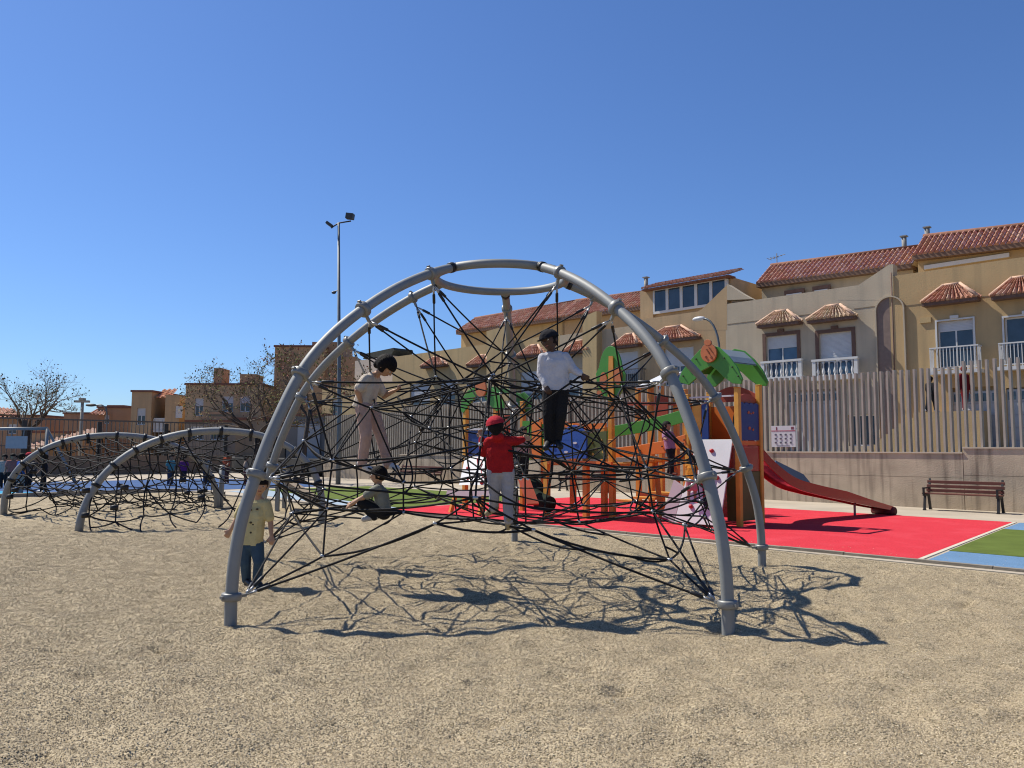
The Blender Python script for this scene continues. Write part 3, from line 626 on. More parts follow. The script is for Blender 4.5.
b = block('grey flat roofed service pavilion beside the corner of the fence',286,326,416,52,4,M('service_grey',(.23,.22,.21),.85,.08,2),name='service_pavilion')
m = MB()
for k,(xa,xb) in enumerate(((298,306),(308,319))):
    a = at(xa,424,51.9); c = at(xb,474,51.9); m.box(a.x,c.x,51.86,51.97,max(.05,c.z),a.z)
part(m,'roller_door',M('garage_grey',(.46,.47,.48)),b)
b = block('beige plain shed wall left of the grey service pavilion',236,286,420,56,5,stucco('shed_beige',(.36,.27,.19)),name='storage_shed')
# ------------------------------------------------------------------ climbing dome
GALV = M('galvanised_grey', (.275,.285,.28), .58, .07, 4, metal=.1, spec=.45, bump=.04, bscale=90)
CLAMP = M('cast_clamp', (.27,.27,.255), .45, .12, 8, metal=.3); ROPE = M('black_rope', (.014,.014,.016), .75, .3, 60, .6, 150, spec=.25)
STEEL = M('bright_steel', (.55,.55,.54), .35, .06, 8, metal=.7); BLK = M('black_plastic', (.015,.015,.016), .5, .2)
DC = Vector((-.153, 10.372, 0)); ANG = [math.radians(a-3.157) for a in (-126,-54,18,90,162)]
def pol(a, r, z): return DC + Vector((math.cos(a)*r, math.sin(a)*r, z))
PROF = [(3.83,-.25),(3.83,.05),(3.83,.25),(3.81,.58),(3.745,.95),(3.61,1.36),(3.435,1.80),(3.14,2.36),(2.80,2.76),(2.345,3.13),(1.85,3.45),(1.32,3.71),(.87,3.875)]
def catmull(P, n=5):
    P = [Vector(p) for p in P]; out = []
    for i in range(len(P)-1):
        p0,p1,p2,p3 = P[max(i-1,0)],P[i],P[i+1],P[min(i+2,len(P)-1)]
        for k in range(n):
            t = k/n; out.append(.5*((2*p1)+(p2-p0)*t+(2*p0-5*p1+4*p2-p3)*t*t+(3*p1-p0-3*p2+p3)*t**3))
    return out+[P[-1]]
dome = thing('climbing_dome','large grey tubular dome with five curved legs and a black rope net','climbing frame',DC)
CLV = [(3.83,.245),(3.61,1.36),(3.14,2.36),(2.345,3.13),(1.32,3.71)]
TAN_ = []
def collar(mb, p, t, r, hgt, lug_dir):
    t = t.normalized(); k = [(-.5,r*.62),(-.48,r*.95),(-.3,r*1.02),(.3,r*1.02),(.48,r*.95),(.5,r*.62)]
    mb.tube([p+t*(a*hgt) for a,_ in k],[b for _,b in k],16)
    l = lug_dir.normalized(); mb.beam(p+l*r*.7, p+l*(r+.06), .032, .026)
    mb.beam(p-l*(r*.85), p-l*(r+.018), .04, .024)
LEGC = []
for j,a in enumerate(ANG):
    m = MB(); pts = catmull([pol(a,r,z) for r,z in PROF]); m.tube(pts,.0565,18); leg = part(m,'leg',GALV,dome)
    lug = []
    for (r,z) in CLV:
        p = pol(a,r,z); i = min(range(len(pts)), key=lambda q:(pts[q]-p).length); t = pts[min(i+1,len(pts)-1)]-pts[max(i-1,0)]; t.normalize()
        inw = DC+Vector((0,0,1.6 if z>1 else .5))-p; inw = inw - t*inw.dot(t); inw.normalize()
        big = z < 3.5; m = MB(); collar(m, p, t, .090 if big else .08, .072 if big else .06, inw)
        part(m,'clamp_collar',CLAMP,leg); lug.append(p+inw*.145)
    LEGC.append(lug)
    # black joint band near the ring
    p = pol(a,.96,3.848); t = pol(a,.87,3.875)-pol(a,1.2,3.76); m = MB(); t.normalize()
    m.tube([p-t*.03,p-t*.029,p+t*.029,p+t*.03],[.05,.066,.066,.05],14); part(m,'joint_band',BLK,leg)
m = MB(); m.tube([pol(2*math.pi*k/64,.87,3.875) for k in range(64)],.055,16,closed=True); part(m,'top_ring',GALV,dome)

rr = random.Random(11)
def J(p, s=.06): return p + Vector((rr.gauss(0,s),rr.gauss(0,s),rr.gauss(0,s*.7)))
def ringn(n, f): return [J(pol(ANG[0]+2*math.pi*k/n, *f(k))) for k in range(n)]
K_ = ringn(10, lambda k:(.86 if k%2 else .74, 2.50 if k%2 else 2.38))
M_ = ringn(10, lambda k:(1.72,2.36) if k%2 else (2.10,2.12))
W_ = ringn(10, lambda k:(2.45,1.63) if k%2 else (2.78,1.42))
Q_ = ringn(10, lambda k:(2.62,1.12) if k%2 else (2.80,.98))
L_ = ringn(15, lambda k:(2.62,.80) if k%3 else (3.0,.52))
D_ = ringn(10, lambda k:(1.75,1.32)); B_ = ringn(10, lambda k:(1.78,.88)); O_ = ringn(5, lambda k:(.65,1.28)); Z_ = ringn(5, lambda k:(.6,.72))
net = MB(); NETN = K_+M_+W_+Q_+L_+D_+O_+B_
SEG = []
def rope(mb, p, q, r=.0102, sag=.010, n=7, bow=.011, ns=6):
    p, q = Vector(p), Vector(q); d = q-p; L = d.length; side = d.cross(Vector((0,0,1))); side = side.normalized() if side.length>1e-4 else Vector((1,0,0))
    b = rr.gauss(0,bow)*L
    if mb is net: SEG.append((p.copy(),q.copy(),side*b,sag*L))
    mb.tube([p+d*(i/n) + Vector((0,0,-sag*L*4*(i/n)*(1-i/n))) + side*(b*4*(i/n)*(1-i/n)) for i in range(n+1)], r, ns, caps=False)
def loop(A, close=True, **k):
    for i in range(len(A) if close else len(A)-1): rope(net, A[i], A[(i+1)%len(A)], **k)
T_ = DC+Vector((.02,0,2.9)); T2_ = DC+Vector((0,.03,1.9)); NETN += [T_,T2_]; N_ = ringn(10, lambda k:(1.25,1.98 if k%2 else 1.85)); NETN += N_
loop(K_,sag=.02,bow=.03); loop(M_,sag=.03,bow=.02); loop(W_,sag=.03,bow=.015,r=.0115); loop(Q_,sag=.03,bow=.02); loop(L_,sag=.05,bow=.03,r=.0115)
loop(D_,sag=.03,bow=.04,r=.0115); loop(O_,sag=.04,bow=.06); loop(B_,sag=.03,bow=.04,r=.0115)
for k in range(10):
    j = k//2
    rope(net,K_[k],M_[k]); rope(net,K_[k],M_[(k+1)%10]); rope(net,M_[k],W_[k]); rope(net,M_[k],W_[(k+1)%10]); rope(net,W_[k],Q_[k])
    rope(net,W_[k],D_[k]); rope(net,Q_[k],B_[k]); rope(net,D_[k],O_[j]); rope(net,B_[k],D_[k],bow=.03); rope(net,D_[k],M_[k])
    rope(net,K_[k],N_[k],bow=.03); rope(net,N_[k],D_[(k+1)%10],bow=.03); rope(net,N_[k],M_[(k-1)%10],bow=.03); rope(net,N_[k],N_[(k+1)%10],sag=.04,bow=.05)
    if k%2: rope(net,K_[k],T2_); rope(net,B_[k],Z_[j])
    else: rope(net,K_[k],T_); rope(net,K_[k],O_[j])
for j in range(5):
    rope(net,O_[j],Z_[j]); rope(net,O_[j],T2_)
loop(Z_,sag=.05,bow=.05)
for k in range(15):
    q = round(k*10/15)%10; rope(net,L_[k],Q_[q]); rope(net,L_[k],B_[q])
# ropes pulled down or held by the climbers
HELD = [at(365,466.8,9.48),at(392,467,9.64),at(394,390.5,9.67),at(371,519,9.17),at(372,518,9.35),at(351,505,9.18),at(508.5,526.5,8.0),at(491,513,8.08),at(481.5,436.5,8.1),at(524,439,8.07),at(558.5,447,8.23),at(547.5,447.8,8.24),at(582,375,8.16)]
for h_ in HELD:
    c_ = sorted(NETN, key=lambda q:(q-h_).length)[:9]; n1 = c_[0]; n2 = min(c_[1:], key=lambda q:(n1-h_).normalized().dot((q-h_).normalized()))
    rope(net,n1,h_,sag=0,bow=.01); rope(net,h_,n2,sag=0,bow=.01)
# slack loops hanging on the net
segs = list(SEG)
def onseg(g, t): p,q,b,sg = g; return p.lerp(q,t)+(b-Vector((0,0,sg)))*(4*t*(1-t))
for nd in NETN:
    near = [g for g in segs if (g[0]-nd).length < 1e-4 or (g[1]-nd).length < 1e-4]
    if len(near) < 3 or rr.random() < .5: continue
    rr.shuffle(near); t = rr.uniform(.25,.45)
    pts = [onseg(g, t if (g[0]-nd).length < 1e-4 else 1-t) for g in near[:rr.choice((2,3,3))]]
    for i in range(len(pts)-1): rope(net,pts[i],pts[i+1],sag=rr.uniform(.02,.12),bow=.14,n=8)
netp = part(net,'rope_net',ROPE,dome)
for p in NETN:
    m = MB(); d = Vector((rr.gauss(0,1),rr.gauss(0,1),rr.gauss(0,.5))).normalized(); m.tube([p-d*.028,p-d*.026,p+d*.026,p+d*.028],[.008,.0175,.0175,.008],8); part(m,'rope_connector',STEEL,netp)
def anchor(p, q):
    m = MB(); d = (q-p).normalized(); rope(m,p+d*.16,q,r=.0108,sag=.010,bow=.005); a = part(m,'anchor_rope',ROPE,dome)
    m = MB(); m.tube([p,p+d*.05,p+d*.051,p+d*.11,p+d*.111],[.008,.008,.012,.012,.008],8); part(m,'rope_shackle',STEEL,a)
    m = MB(); m.tube([p+d*.11,p+d*.12,p+d*.23,p+d*.24],[.010,.018,.018,.010],8); part(m,'ferrule',BLK,a)
for j in range(5):
    c1,c2,c3,c4,c5 = LEGC[j]; k = 2*j
    for q in (T_,K_[(k+1)%10],K_[k-1]): anchor(c5,q)
    for q in (K_[k],M_[(k+1)%10],M_[k-1]): anchor(c4,q)
    for q in (M_[k],M_[(k+1)%10],M_[k-1],W_[k]): anchor(c3,q)
    for q in (W_[k],W_[(k+1)%10],W_[k-1],Q_[k],Q_[(k+1)%10]): anchor(c2,q)
    for q in (L_[3*j],L_[(3*j+1)%15],L_[3*j-1],Q_[k]): anchor(c1,q)

# ------------------------------------------------------------------ low arched net climber on the left
low = thing('arched_net_climber','low grey arched tube climber hung with black rope nets on the left','climbing frame',(-8.2,18,0))
GA, GC, GB, GD = gnd(4,515), gnd(217,508), gnd(78,531), gnd(321,523)
GE = Vector((-17.5,24.6,0)); GF = gnd(217,508)+Vector((.05,.1,0))
def arch(P, Q, h, lean, n=40):
    d = Q-P; out = []
    for i in range(n+1):
        a = math.pi*i/n; x = .5-.5*math.copysign(abs(math.cos(a))**.92, math.cos(a)); z = h*math.sin(a)**.85 if 0 < a < math.pi else 0
        out.append(P + d*x + Vector((lean.x,lean.y,0))*(z/h) + Vector((0,0,z)))
    out[0].z = out[-1].z = -.15; return out
arA = arch(GA,GC,1.93,Vector((.15,-.5))); arB = arch(GB,GD,1.98,Vector((.1,.35))); arE = [GA+Vector((-.2,2.2,.05)).lerp(GC-GA+Vector((.1,2.2,.05)),i/40) for i in range(41)]
for a in (arA,arB):
    m = MB(); m.tube(a,.075,14); lg = part(m,'arch_tube',GALV,low)
    for i in range(5,37,3):
        m = MB(); t = (a[i+1]-a[i-1]).normalized(); m.tube([a[i]-t*.035,a[i]-t*.034,a[i]+t*.034,a[i]+t*.035],[.07,.095,.095,.07],10); m.beam(a[i]-Vector((0,0,.08)),a[i]-Vector((0,0,.17)),.05,.04); part(m,'rope_band',BLK,lg)
net2 = MB()
def netsurf(f, nu, nv, r=.0145, jit=.035, diag=False):
    G = [[f(i/nu,j/nv)+Vector((rr.gauss(0,jit),rr.gauss(0,jit),rr.gauss(0,jit)))*(0 if j==0 else 1) for j in range(nv+1)] for i in range(nu+1)]
    for i in range(nu+1):
        for j in range(nv+1):
            if i < nu and j > 0 and not (diag and j == nv): rope(net2,G[i][j],G[i+1][j],r,.06,4,.06,5)
            if j < nv: rope(net2,G[i][j],G[i][j+1],r,.03,4,.05,5)
            if diag and i < nu and j < nv and (i+j)%2: rope(net2,G[i][j],G[i+1][j+1],r,.03,4,.05,5)
def samp(a,u):
    x = u*(len(a)-1); i = min(int(x),len(a)-2); return a[i].lerp(a[i+1],x-i)
S_ = lambda a,b: (lambda u,v: samp(a,.1+.8*u).lerp(samp(b,.1+.8*u),v)+Vector((0,0,-.45*math.sin(math.pi*u)**.6*math.sin(math.pi*v))))
netsurf(S_(arB,arA),15,7); netsurf(S_(arA,arE),22,11,jit=.04)
m = MB(); m.tube([GF-Vector((0,0,.15)),GF+Vector((0,.05,.6)),GF+Vector((-.03,.12,1.15))],.07,12); part(m,'post',GALV,low)
def apron(a, P, Q): return lambda u,v: samp(a,.12+.76*u).lerp(P.lerp(Q,.06+.88*u),v**.9)+Vector((0,0,-.25*math.sin(math.pi*v)))
netsurf(apron(arB, GB+Vector((.2,-.55,.05)), GD+Vector((-.2,-.6,.05))),8,3,diag=True,jit=.05)
netsurf(apron(arA, GA+Vector((.3,-.7,.05)), GC+Vector((-.2,-.7,.05))),9,4,jit=.08)
n2 = part(net2,'rope_net',ROPE,low)
for k in range(22):
    u = .12+.76*rr.random(); a = rr.choice((arA,arB)); p = samp(a,u); q = p+Vector((rr.uniform(-.3,.3),-.5,0)); q.z = rr.uniform(.25,.8)*p.z
    m = MB(); m.tube([q-Vector((0,0,.05)),q-Vector((0,0,.045)),q+Vector((0,0,.045)),q+Vector((0,0,.05))],[.03,.075,.075,.03],10); part(m,'foot_disc',BLK,n2)
# beige sloping plank beside it
rp = thing('sloping_plank','beige sloping plank leaning low on the gravel beside the arched climber','ramp',(-5.0,20,0))
P = gnd(322,511); Qh = at(272,476,20.6); m = MB(); d = (Qh-P); m.beam(P+Vector((0,.5,.09)), Qh+Vector((0,.5,0)), 1.1, .10); bevel(part(m,'plank',M('beige_board',(.42,.34,.24),.8,.12,3),rp),.01)
for dy in (.2,.85): m = MB(); m.beam(Qh+Vector((.1,dy,-.05)), Vector((Qh.x+.1,Qh.y+dy,-.1)), .1, .1); part(m,'support',GALV,rp)
# ------------------------------------------------------------------ toy tower play structure
ORG = M('orange_panel',(.78,.22,.04),.45,.06,3,spec=.4); POSTM = M('glazed_timber',(.70,.33,.06),.5,.16,3,spec=.4); YEL = M('yellow_timber',(.76,.42,.07),.5,.12,4)
GRN = M('green_panel',(.075,.31,.045),.45,.06,3,spec=.4); DGRN = M('dark_green_panel',(.045,.19,.03),.5,.08,3); BLU = M('navy_panel',(.02,.055,.24),.4,.06,3)
BLU2 = M('blue_panel',(.03,.10,.42),.4,.06,3); WHP = M('white_panel',(.70,.70,.70),.4,.04,3); REDP = M('red_plastic',(.38,.011,.016),.22,.06,3,spec=.5,coat=.4)
REDB = M('brick_red_panel',(.40,.075,.035),.5,.08,3); GREYR = M('grey_roof_sheet',(.34,.38,.38),.5,.06,3); OLV = M('olive_panel',(.10,.13,.035),.5,.1,3); HOLD = M('red_hold',(.5,.03,.04),.5,.1)
LILAC = M('lilac_panel',(.42,.34,.40),.45,.05,3)
ps = thing('play_tower','orange timber toy house with green palm leaf roofs and a red slide','play structure',(-12,15,0),True)
def pw(mb, pts, w, th=.05): mb.prism([onw(x,y,w) for x,y in pts],w-th/2,w+th/2,lambda a,b,h:(a,h,b)); return mb
def ps_(mb, pts, s, th=.05): mb.prism([ons(x,y,s) for x,y in pts],s-th/2,s+th/2,lambda a,b,h:(h,a,b)); return mb
def post(px, w, ytop, mat=POSTM, wd=.10, pyb=None, par=None):
    s,zt = onw(px,ytop,w); z0 = 0 if pyb is None else onw(px,pyb,w)[1]
    m = MB(); m.box(s-wd/2,s+wd/2,w-wd/2,w+wd/2,z0,zt); m.box(s-wd/2-.006,s+wd/2+.006,w-wd/2-.006,w+wd/2+.006,zt,zt+.02)
    return bevel(part(m,'post',mat,par or ps),.012)
WA, WB = 15.27, 16.2
sA, sB = onw(687.5,400,WA)[0], onw(737.5,400,WA)[0]
for s,w,zt in ((sA,WA,2.85),(sB,WA,2.95),(sA,WB,2.95),(sB,WB,3.05)):
    m = MB(); m.box(s-.055,s+.055,w-.055,w+.055,0,zt); m.box(s-.06,s+.06,w-.06,w+.06,zt,zt+.02); bevel(part(m,'post',YEL,ps),.012)
# platform
zp = onw(715,441,WA)[1]
m = MB(); m.box(sA,sB,WA,WB,zp-.09,zp); part(m,'platform',ORG,ps)
# palm roof
f1 = [(678.5,382),(682,372),(691,360),(700,350),(709,345),(719,347),(729,356),(737.5,367),(743,379),(741.5,384),(733,383.5),(724,377),(717,370),(711.5,366),(702,371),(696,379),(689,385)]
m = pw(MB(),f1,WA-.09,.05); rf = part(m,'roof_leaf',GRN,ps); bevel(rf,.008)
dz = Vector((0,0))
def shift(pts, w0, w1): return [onw(x,y,w0) for x,y in pts]
m = MB(); m.prism([(a,b+.02) for a,b in shift(f1,WA-.09,WB)],WB+.06,WB+.11,lambda a,b,h:(a,h,b)); rb = part(m,'roof_leaf',GRN,ps); bevel(rb,.008)
oc = [(719,348.5),(727,355.5),(732,361.5)]; ol = [(700,351.5),(691,361.5),(684,371)]
for chain,nm in ((oc,1),(ol,0)):
    m = MB(); P = [onw(x,y,WA-.09) for x,y in chain]
    for i in range(len(P)-1):
        (a,b),(c,d) = P[i],P[i+1]; m.add([(a,WA-.06,b),(c,WA-.06,d),(c,WB+.05,d+.02),(a,WB+.05,b+.02)],[(0,1,2,3)])
        m.add([(a,WA-.06,b-.025),(c,WA-.06,d-.025),(c,WB+.05,d-.005),(a,WB+.05,b-.005)],[(0,1,2,3)])
    part(m,'roof_sheet',GREYR if nm else DGRN,ps)
def disc(px,py,rx,ry,w,th,mat,name,par=ps,n=18):
    return bevel(part(pw(MB(),[(px+rx*math.cos(2*math.pi*k/n),py+ry*math.sin(2*math.pi*k/n)) for k in range(n)],w,th),name,mat,par),.006)
cn = disc(709,353,8,9.5,WA-.16,.05,M('coconut_orange',(.58,.19,.07),.5,.08),'coconut_disc')
disc(708,342.5,3.6,3,WA-.165,.05,M('coconut_orange',(.58,.19,.07)),'coconut_disc')
m = MB()
for x,y in ((706,357),(711.5,357.5)): pw(m,[(x+1.1*math.cos(k),y+1.3*math.sin(k)) for k in (0,1,2,3,4,5)],WA-.19,.02)
for a,b in (((706.5,349),(709.5,354)),((709,347.5),(713,353))): pw(m,[(a[0]-.6,a[1]),(a[0]+.6,a[1]),(b[0]+.6,b[1]),(b[0]-.6,b[1])],WA-.19,.02)
part(m,'coconut_mark',M('coconut_dark',(.22,.06,.02)),cn)
BOLT = M('bolt_dark',(.05,.05,.045),.4,.1)
for x,y in ((683,376),(688,368),(696,359),(724,358),(732,367),(738,376)): disc(x,y,.7,.8,WA-.13,.03,BOLT,'bolt',rf,8)
# tower panels
m = ps_(MB(),[(739,405)]+[(739+24*k/12, 404.5+1.2*abs(math.sin(k*math.pi/3))) for k in range(1,12)]+[(763,404),(763,441),(739,440.5)],sB+.0,.04)
m = MB(); zt1 = zp+.80; m.prism([(WA+.06,zp+.02),(WB-.06,zp+.02)]+[(WB-.06-(WB-WA-.12)*k/16, zt1+.035*abs(math.sin(k*math.pi/4))) for k in range(17)],sB-.02,sB+.02,lambda a,b,h:(h,a,b)); bp = part(m,'side_panel',BLU,ps)
m = MB()
for (wa,zz,r) in ((.42,.62,.05),(.62,.62,.04),(.45,.28,.055),(.6,.25,.04),(.52,.6,.03)): m.prism([(WA+wa+r*math.cos(k),zp+zz+r*.7*math.sin(k)) for k in range(6)],sB+.021,sB+.03,lambda a,b,h:(h,a,b))
part(m,'panel_motif',M('motif_orange',(.5,.15,.05)),bp)
m = MB(); m.prism([(WA+.06,zp+.80),(WB-.06,zp+.80)]+[(WB-.06-(WB-WA-.12)*k/10, zp+.93+.10*math.sin(math.pi*k/10)) for k in range(11)],sB-.06,sB-.03,lambda a,b,h:(h,a,b)); part(m,'arched_rail',REDB,ps)
m = MB(); m.prism([(sA+.06,zp+.9),(sB-.06,zp+.9)]+[(sB-.06-(sB-sA-.12)*k/10, zp+1.05+.2*math.sin(math.pi*k/10)) for k in range(11)],WB-.03,WB+.01,lambda a,b,h:(a,h,b)); part(m,'arched_rail',REDB,ps)
m = MB(); m.box(sA+.06,sB-.06,WB-.03,WB+.01,zp+.02,zp+.8); part(m,'back_panel',ORG,ps)
mid = sA+(sB-sA)*.72
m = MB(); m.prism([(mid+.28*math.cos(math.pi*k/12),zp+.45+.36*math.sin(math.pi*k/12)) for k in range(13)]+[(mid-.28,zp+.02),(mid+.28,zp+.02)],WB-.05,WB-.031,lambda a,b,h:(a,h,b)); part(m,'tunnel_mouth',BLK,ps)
m = MB(); m.box(sA-.02,sA+.02,WA+.06,WB-.06,zp+.02,zp+.85); part(m,'side_panel',ORG,ps)
m = MB(); m.box(sA+.1,sA+.33,WA+.02,WA+.06,zp+.02,zp+.92); part(m,'front_panel',YEL,ps)
m = MB(); m.box(sA+.36,sA+.52,WA+.0,WA+.04,zp+.02,zp+.9); part(m,'front_panel',BLU,ps)
m = MB(); m.beam((sA,WA,zp+.97),(sB,WA,zp+.97),.035,.035); part(m,'top_bar',WHP,ps)
m = MB(); m.box(sA+.06,sB-.06,WB-.02,WB+.02,.1,zp-.1); part(m,'lower_panel',REDP,ps)
m = MB(); m.box(sB-.02,sB+.02,WA+.06,WB-.06,1.17,zp-.1); part(m,'lower_panel',REDP,ps)
m = MB(); m.box(sB-.022,sB+.022,WA+.06,WB-.06,.12,1.16); part(m,'lower_panel',OLV,ps)
m = MB(); m.box(sB-.28,sB-.06,WA-.02,WA+.02,.12,1.05); part(m,'lower_panel',OLV,ps)
# climbing wall leaning against the tower front
a0, a1 = sA+.28, sB-.1; b0, b1 = sA+.02, sB-.12; fb = WA-.62; ftop = WA-.07
def lean(u, v, h=0): # u 0..1 across, v 0..1 up
    s = (b0*(1-v)+a0*v)*(1-u)+(b1*(1-v)+a1*v)*u; return Vector((s, fb+(ftop-fb)*v-h*.95, .06+(zp+.02-.06)*v-h*.0))
m = MB(); q = [lean(0,0),lean(1,0),lean(1,1),lean(0,1)]; m.add(q+[p+Vector((0,.04,.012)) for p in q],[(0,1,2,3),(4,5,6,7),(0,1,5,4),(1,2,6,5),(2,3,7,6),(3,0,4,7)]); cw = part(m,'climbing_wall',WHP,ps)
m = MB(); q = [lean(-.32,.05),lean(-.01,.0),lean(-.01,.42),lean(-.32,.5)]; m.add(q+[p+Vector((0,.04,.012)) for p in q],[(0,1,2,3),(4,5,6,7),(0,1,5,4),(1,2,6,5),(2,3,7,6),(3,0,4,7)]); part(m,'climbing_wall',LILAC,ps)
def holds(f, pts, par, mat=HOLD, r=.055):
    for u,v in pts:
        p = f(u,v); m = MB(); m.ell(p-Vector((0,.02,0)),r,r*.8,r*.85,10,6); part(m,'hold',mat,par)
holds(lean,((.12,.93),(.5,.87),(.78,.55),(.62,.3),(.2,.5),(.3,.2),(.8,.2)),cw)
# slide: red sided chute with polished bed
prof = [(0,zp-.02),(.35,zp-.05),(.8,zp-.36),(1.25,zp-.78),(1.7,zp-1.12),(2.2,zp-1.33),(2.8,.30),(3.4,.23),(3.9,.2)]
sl = [Vector((sB-.5+.0,WB+.06,0))]
G1 = gnd(884,514.5); g1 = tosw(G1); D2 = Vector((g1[0]-(sB-.52),g1[1]-(WB+.06))); Lh = D2.length; D2.normalize(); Nr = Vector((D2.y,-D2.x))
zs = lambda q: q
prof = [(0,zp-.05),(.06,zp-.2),(.16,zp-.6),(.29,.86),(.44,.68),(.65,.50),(.85,.33),(1,.22)]
pr = catmull([(a*Lh,0,b) for a,b in prof],5)
def SP(p, off, dz=0): return Vector((sB-.52+D2.x*p.x+Nr.x*off, WB+.06+D2.y*p.x+Nr.y*off, p.z+dz))
def strip(mb, o0, z0, o1, z1, th=.0, H=None):
    for i in range(len(pr)-1):
        h0 = 1 if H is None else H(pr[i].x/Lh); h1 = 1 if H is None else H(pr[i+1].x/Lh)
        mb.add([SP(pr[i],o0,z0),SP(pr[i],o1,z1*h0),SP(pr[i+1],o1,z1*h1),SP(pr[i+1],o0,z0)],[(0,1,2,3)],True)
m = MB(); strip(m,-.26,.0,.26,.0); strip(m,-.26,-.03,.26,-.03); slide = part(m,'slide',M('slide_steel',(.55,.56,.57),.18,.05,3,metal=.9),ps)
Hf = lambda u: .10+.14*min(1,max(0,(1-u)/.35))
for o in (-.26,.26):
    m = MB()
    for i in range(len(pr)-1):
        h0, h1 = Hf(pr[i].x/Lh), Hf(pr[i+1].x/Lh); vs = []
        for (q,h) in ((pr[i],h0),(pr[i+1],h1)):
            for oo in (o-.02,o+.02): vs += [SP(q,oo,-.10),SP(q,oo,h-.10)]
        m.add(vs,[(0,1,5,4),(2,3,7,6),(1,3,7,5),(0,2,6,4)]+([(0,1,3,2)] if i==0 else [])+([(4,5,7,6)] if i==len(pr)-2 else []))
    part(m,'slide_side',REDP,slide)
m = MB(); e = pr[-1]; m.tube([SP(e,-.3,-.12),SP(e,.3,-.12)],.11,14); part(m,'slide_foot',M('dark_red_rubber',(.10,.012,.015),.7,.1),slide)
m = MB(); q = pr[-8]; m.tube([SP(q,0,-.03),Vector((*SP(q,0).xy,0))],.03,8); part(m,'slide_leg',GALV,slide)
m = MB(); arcp = [SP(pr[2],-.3,.3),SP(pr[5],-.3,.42),SP(pr[9],-.3,.36),SP(pr[13],-.3,.28)]; m.tube(catmull(arcp),.045,10); part(m,'slide_rail',STEEL,slide)
m = MB(); P = [SP(pr[14],-.31,.1),SP(pr[23],-.31,.1),SP(pr[21],-.31,.40),SP(pr[15],-.31,.52)]; m.add(P+[p+Nr.to_3d()*.03 for p in P],[(0,1,2,3),(4,5,6,7),(0,1,5,4),(1,2,6,5),(2,3,7,6),(3,0,4,7)]); part(m,'sky_reflection_sheet',M('reflected_sky_blue',(.10,.20,.34),.3,.1,3,metal=.3),slide)  # raised sheet on the far side; sky reflected in polished steel, painted blue
# bridge to the middle tower
sM = onw(612,460,14.9)[0]
def band(px_top, px_bot, w, mat, name, th=.05):
    bevel(part(pw(MB(),px_top+px_bot[::-1],w,th),name,mat,ps),.008)
band([(615,448),(640,445),(665,440.5),(687.5,434)],[(615,457.5),(640,456.5),(665,453),(687.5,446)],WA-.03,ORG,'bridge_rail')
band([(596,434),(614,426),(640,421),(665,415),(687,408.5),(700,404)],[(596,446),(614,437),(640,433),(665,428),(687,421.5),(700,417)],WB-.1,GRN,'bridge_rail')
m = MB(); n = 9; P0 = onw(615,461,WA); P1 = onw(687,450,WA)
for i in range(n): s = P0[0]+(P1[0]-P0[0])*(i+.5)/n; z = P0[1]+(P1[1]-P0[1])*(i+.5)/n-.04*math.sin(math.pi*i/n); m.box(s-.1,s+.1,WA+.0,WB-.15,z-.1,z-.05)
part(m,'bridge_deck',POSTM,ps)
for x,y in ((618,452),(640,450.5),(662,446.5),(684,440)): disc(x,y,.7,.8,WA-.075,.03,BOLT,'bolt',ps,8)
# slatted tower behind the bridge
for px,w,yt in ((638,17.2,388),(651,17.2,387),(661,17.2,387),(676,17.2,388),(650,18.6,390),(685,18.2,390)): post(px,w,yt,POSTM,.12)
m = pw(MB(),[(628,402),(690,402),(690,405.5),(628,405.5)],17.1,.04); pw(m,[(640,505-8),(672,505-8),(672,493),(640,493)],17.1,.04); part(m,'cross_rail',REDB,ps)
m = pw(MB(),[(655,396),(668,396),(668,417),(655,417)],17.05,.03); part(m,'back_panel',REDB,ps)
a,z = onw(637,387,17.0); b,_ = onw(661,386,17.0); z2 = onw(645,381,17.9)[1]; m = MB(); m.add([(a,16.95,z),(b,16.95,z+.03),(b+.05,17.9,z+.42),(a+.2,17.9,z+.40),(a,16.95,z-.04),(b,16.95,z-.01),(b+.05,17.9,z+.38),(a+.2,17.9,z+.36)],[(0,1,2,3),(4,5,6,7),(0,1,5,4),(1,2,6,5),(2,3,7,6),(3,0,4,7)]); part(m,'tilted_roof_board',WHP,ps)
m = MB()
for k,(px,yy) in enumerate(((632,500),(648,497),(664,492))): 
    s,z = onw(px,yy,16.7); m.box(s-.35,s+.35,16.5,16.9,z-.05,z)
part(m,'step',POSTM,ps)
# leaf shaped sign on its post
post(611,15.6,352,POSTM,.12)
lf = [(611+(14.5-3*abs(math.sin(t))*.2)*math.cos(t)*(1 if math.sin(t)>-.2 else .82), 373.5+27.5*math.sin(t)) for t in [2*math.pi*k/28 for k in range(28)]]
lp = bevel(part(pw(MB(),lf,15.5,.05),'leaf_sign',GRN,ps),.008)
m = MB()
for cx_,cy_,rx,ry in ((603.5,381,3.6,9),(618,376,4.2,9),(599.5,394,2.5,3.5)): pw(m,[(cx_+rx*math.cos(2*math.pi*k/14),cy_+ry*math.sin(2*math.pi*k/14)) for k in range(14)],15.46,.03)
part(m,'leaf_patch',M('coconut_orange',(.58,.19,.07)),lp)
m = pw(MB(),[(609,356),(613,356),(614,398),(608,398)],15.45,.03); part(m,'leaf_rib',POSTM,lp)
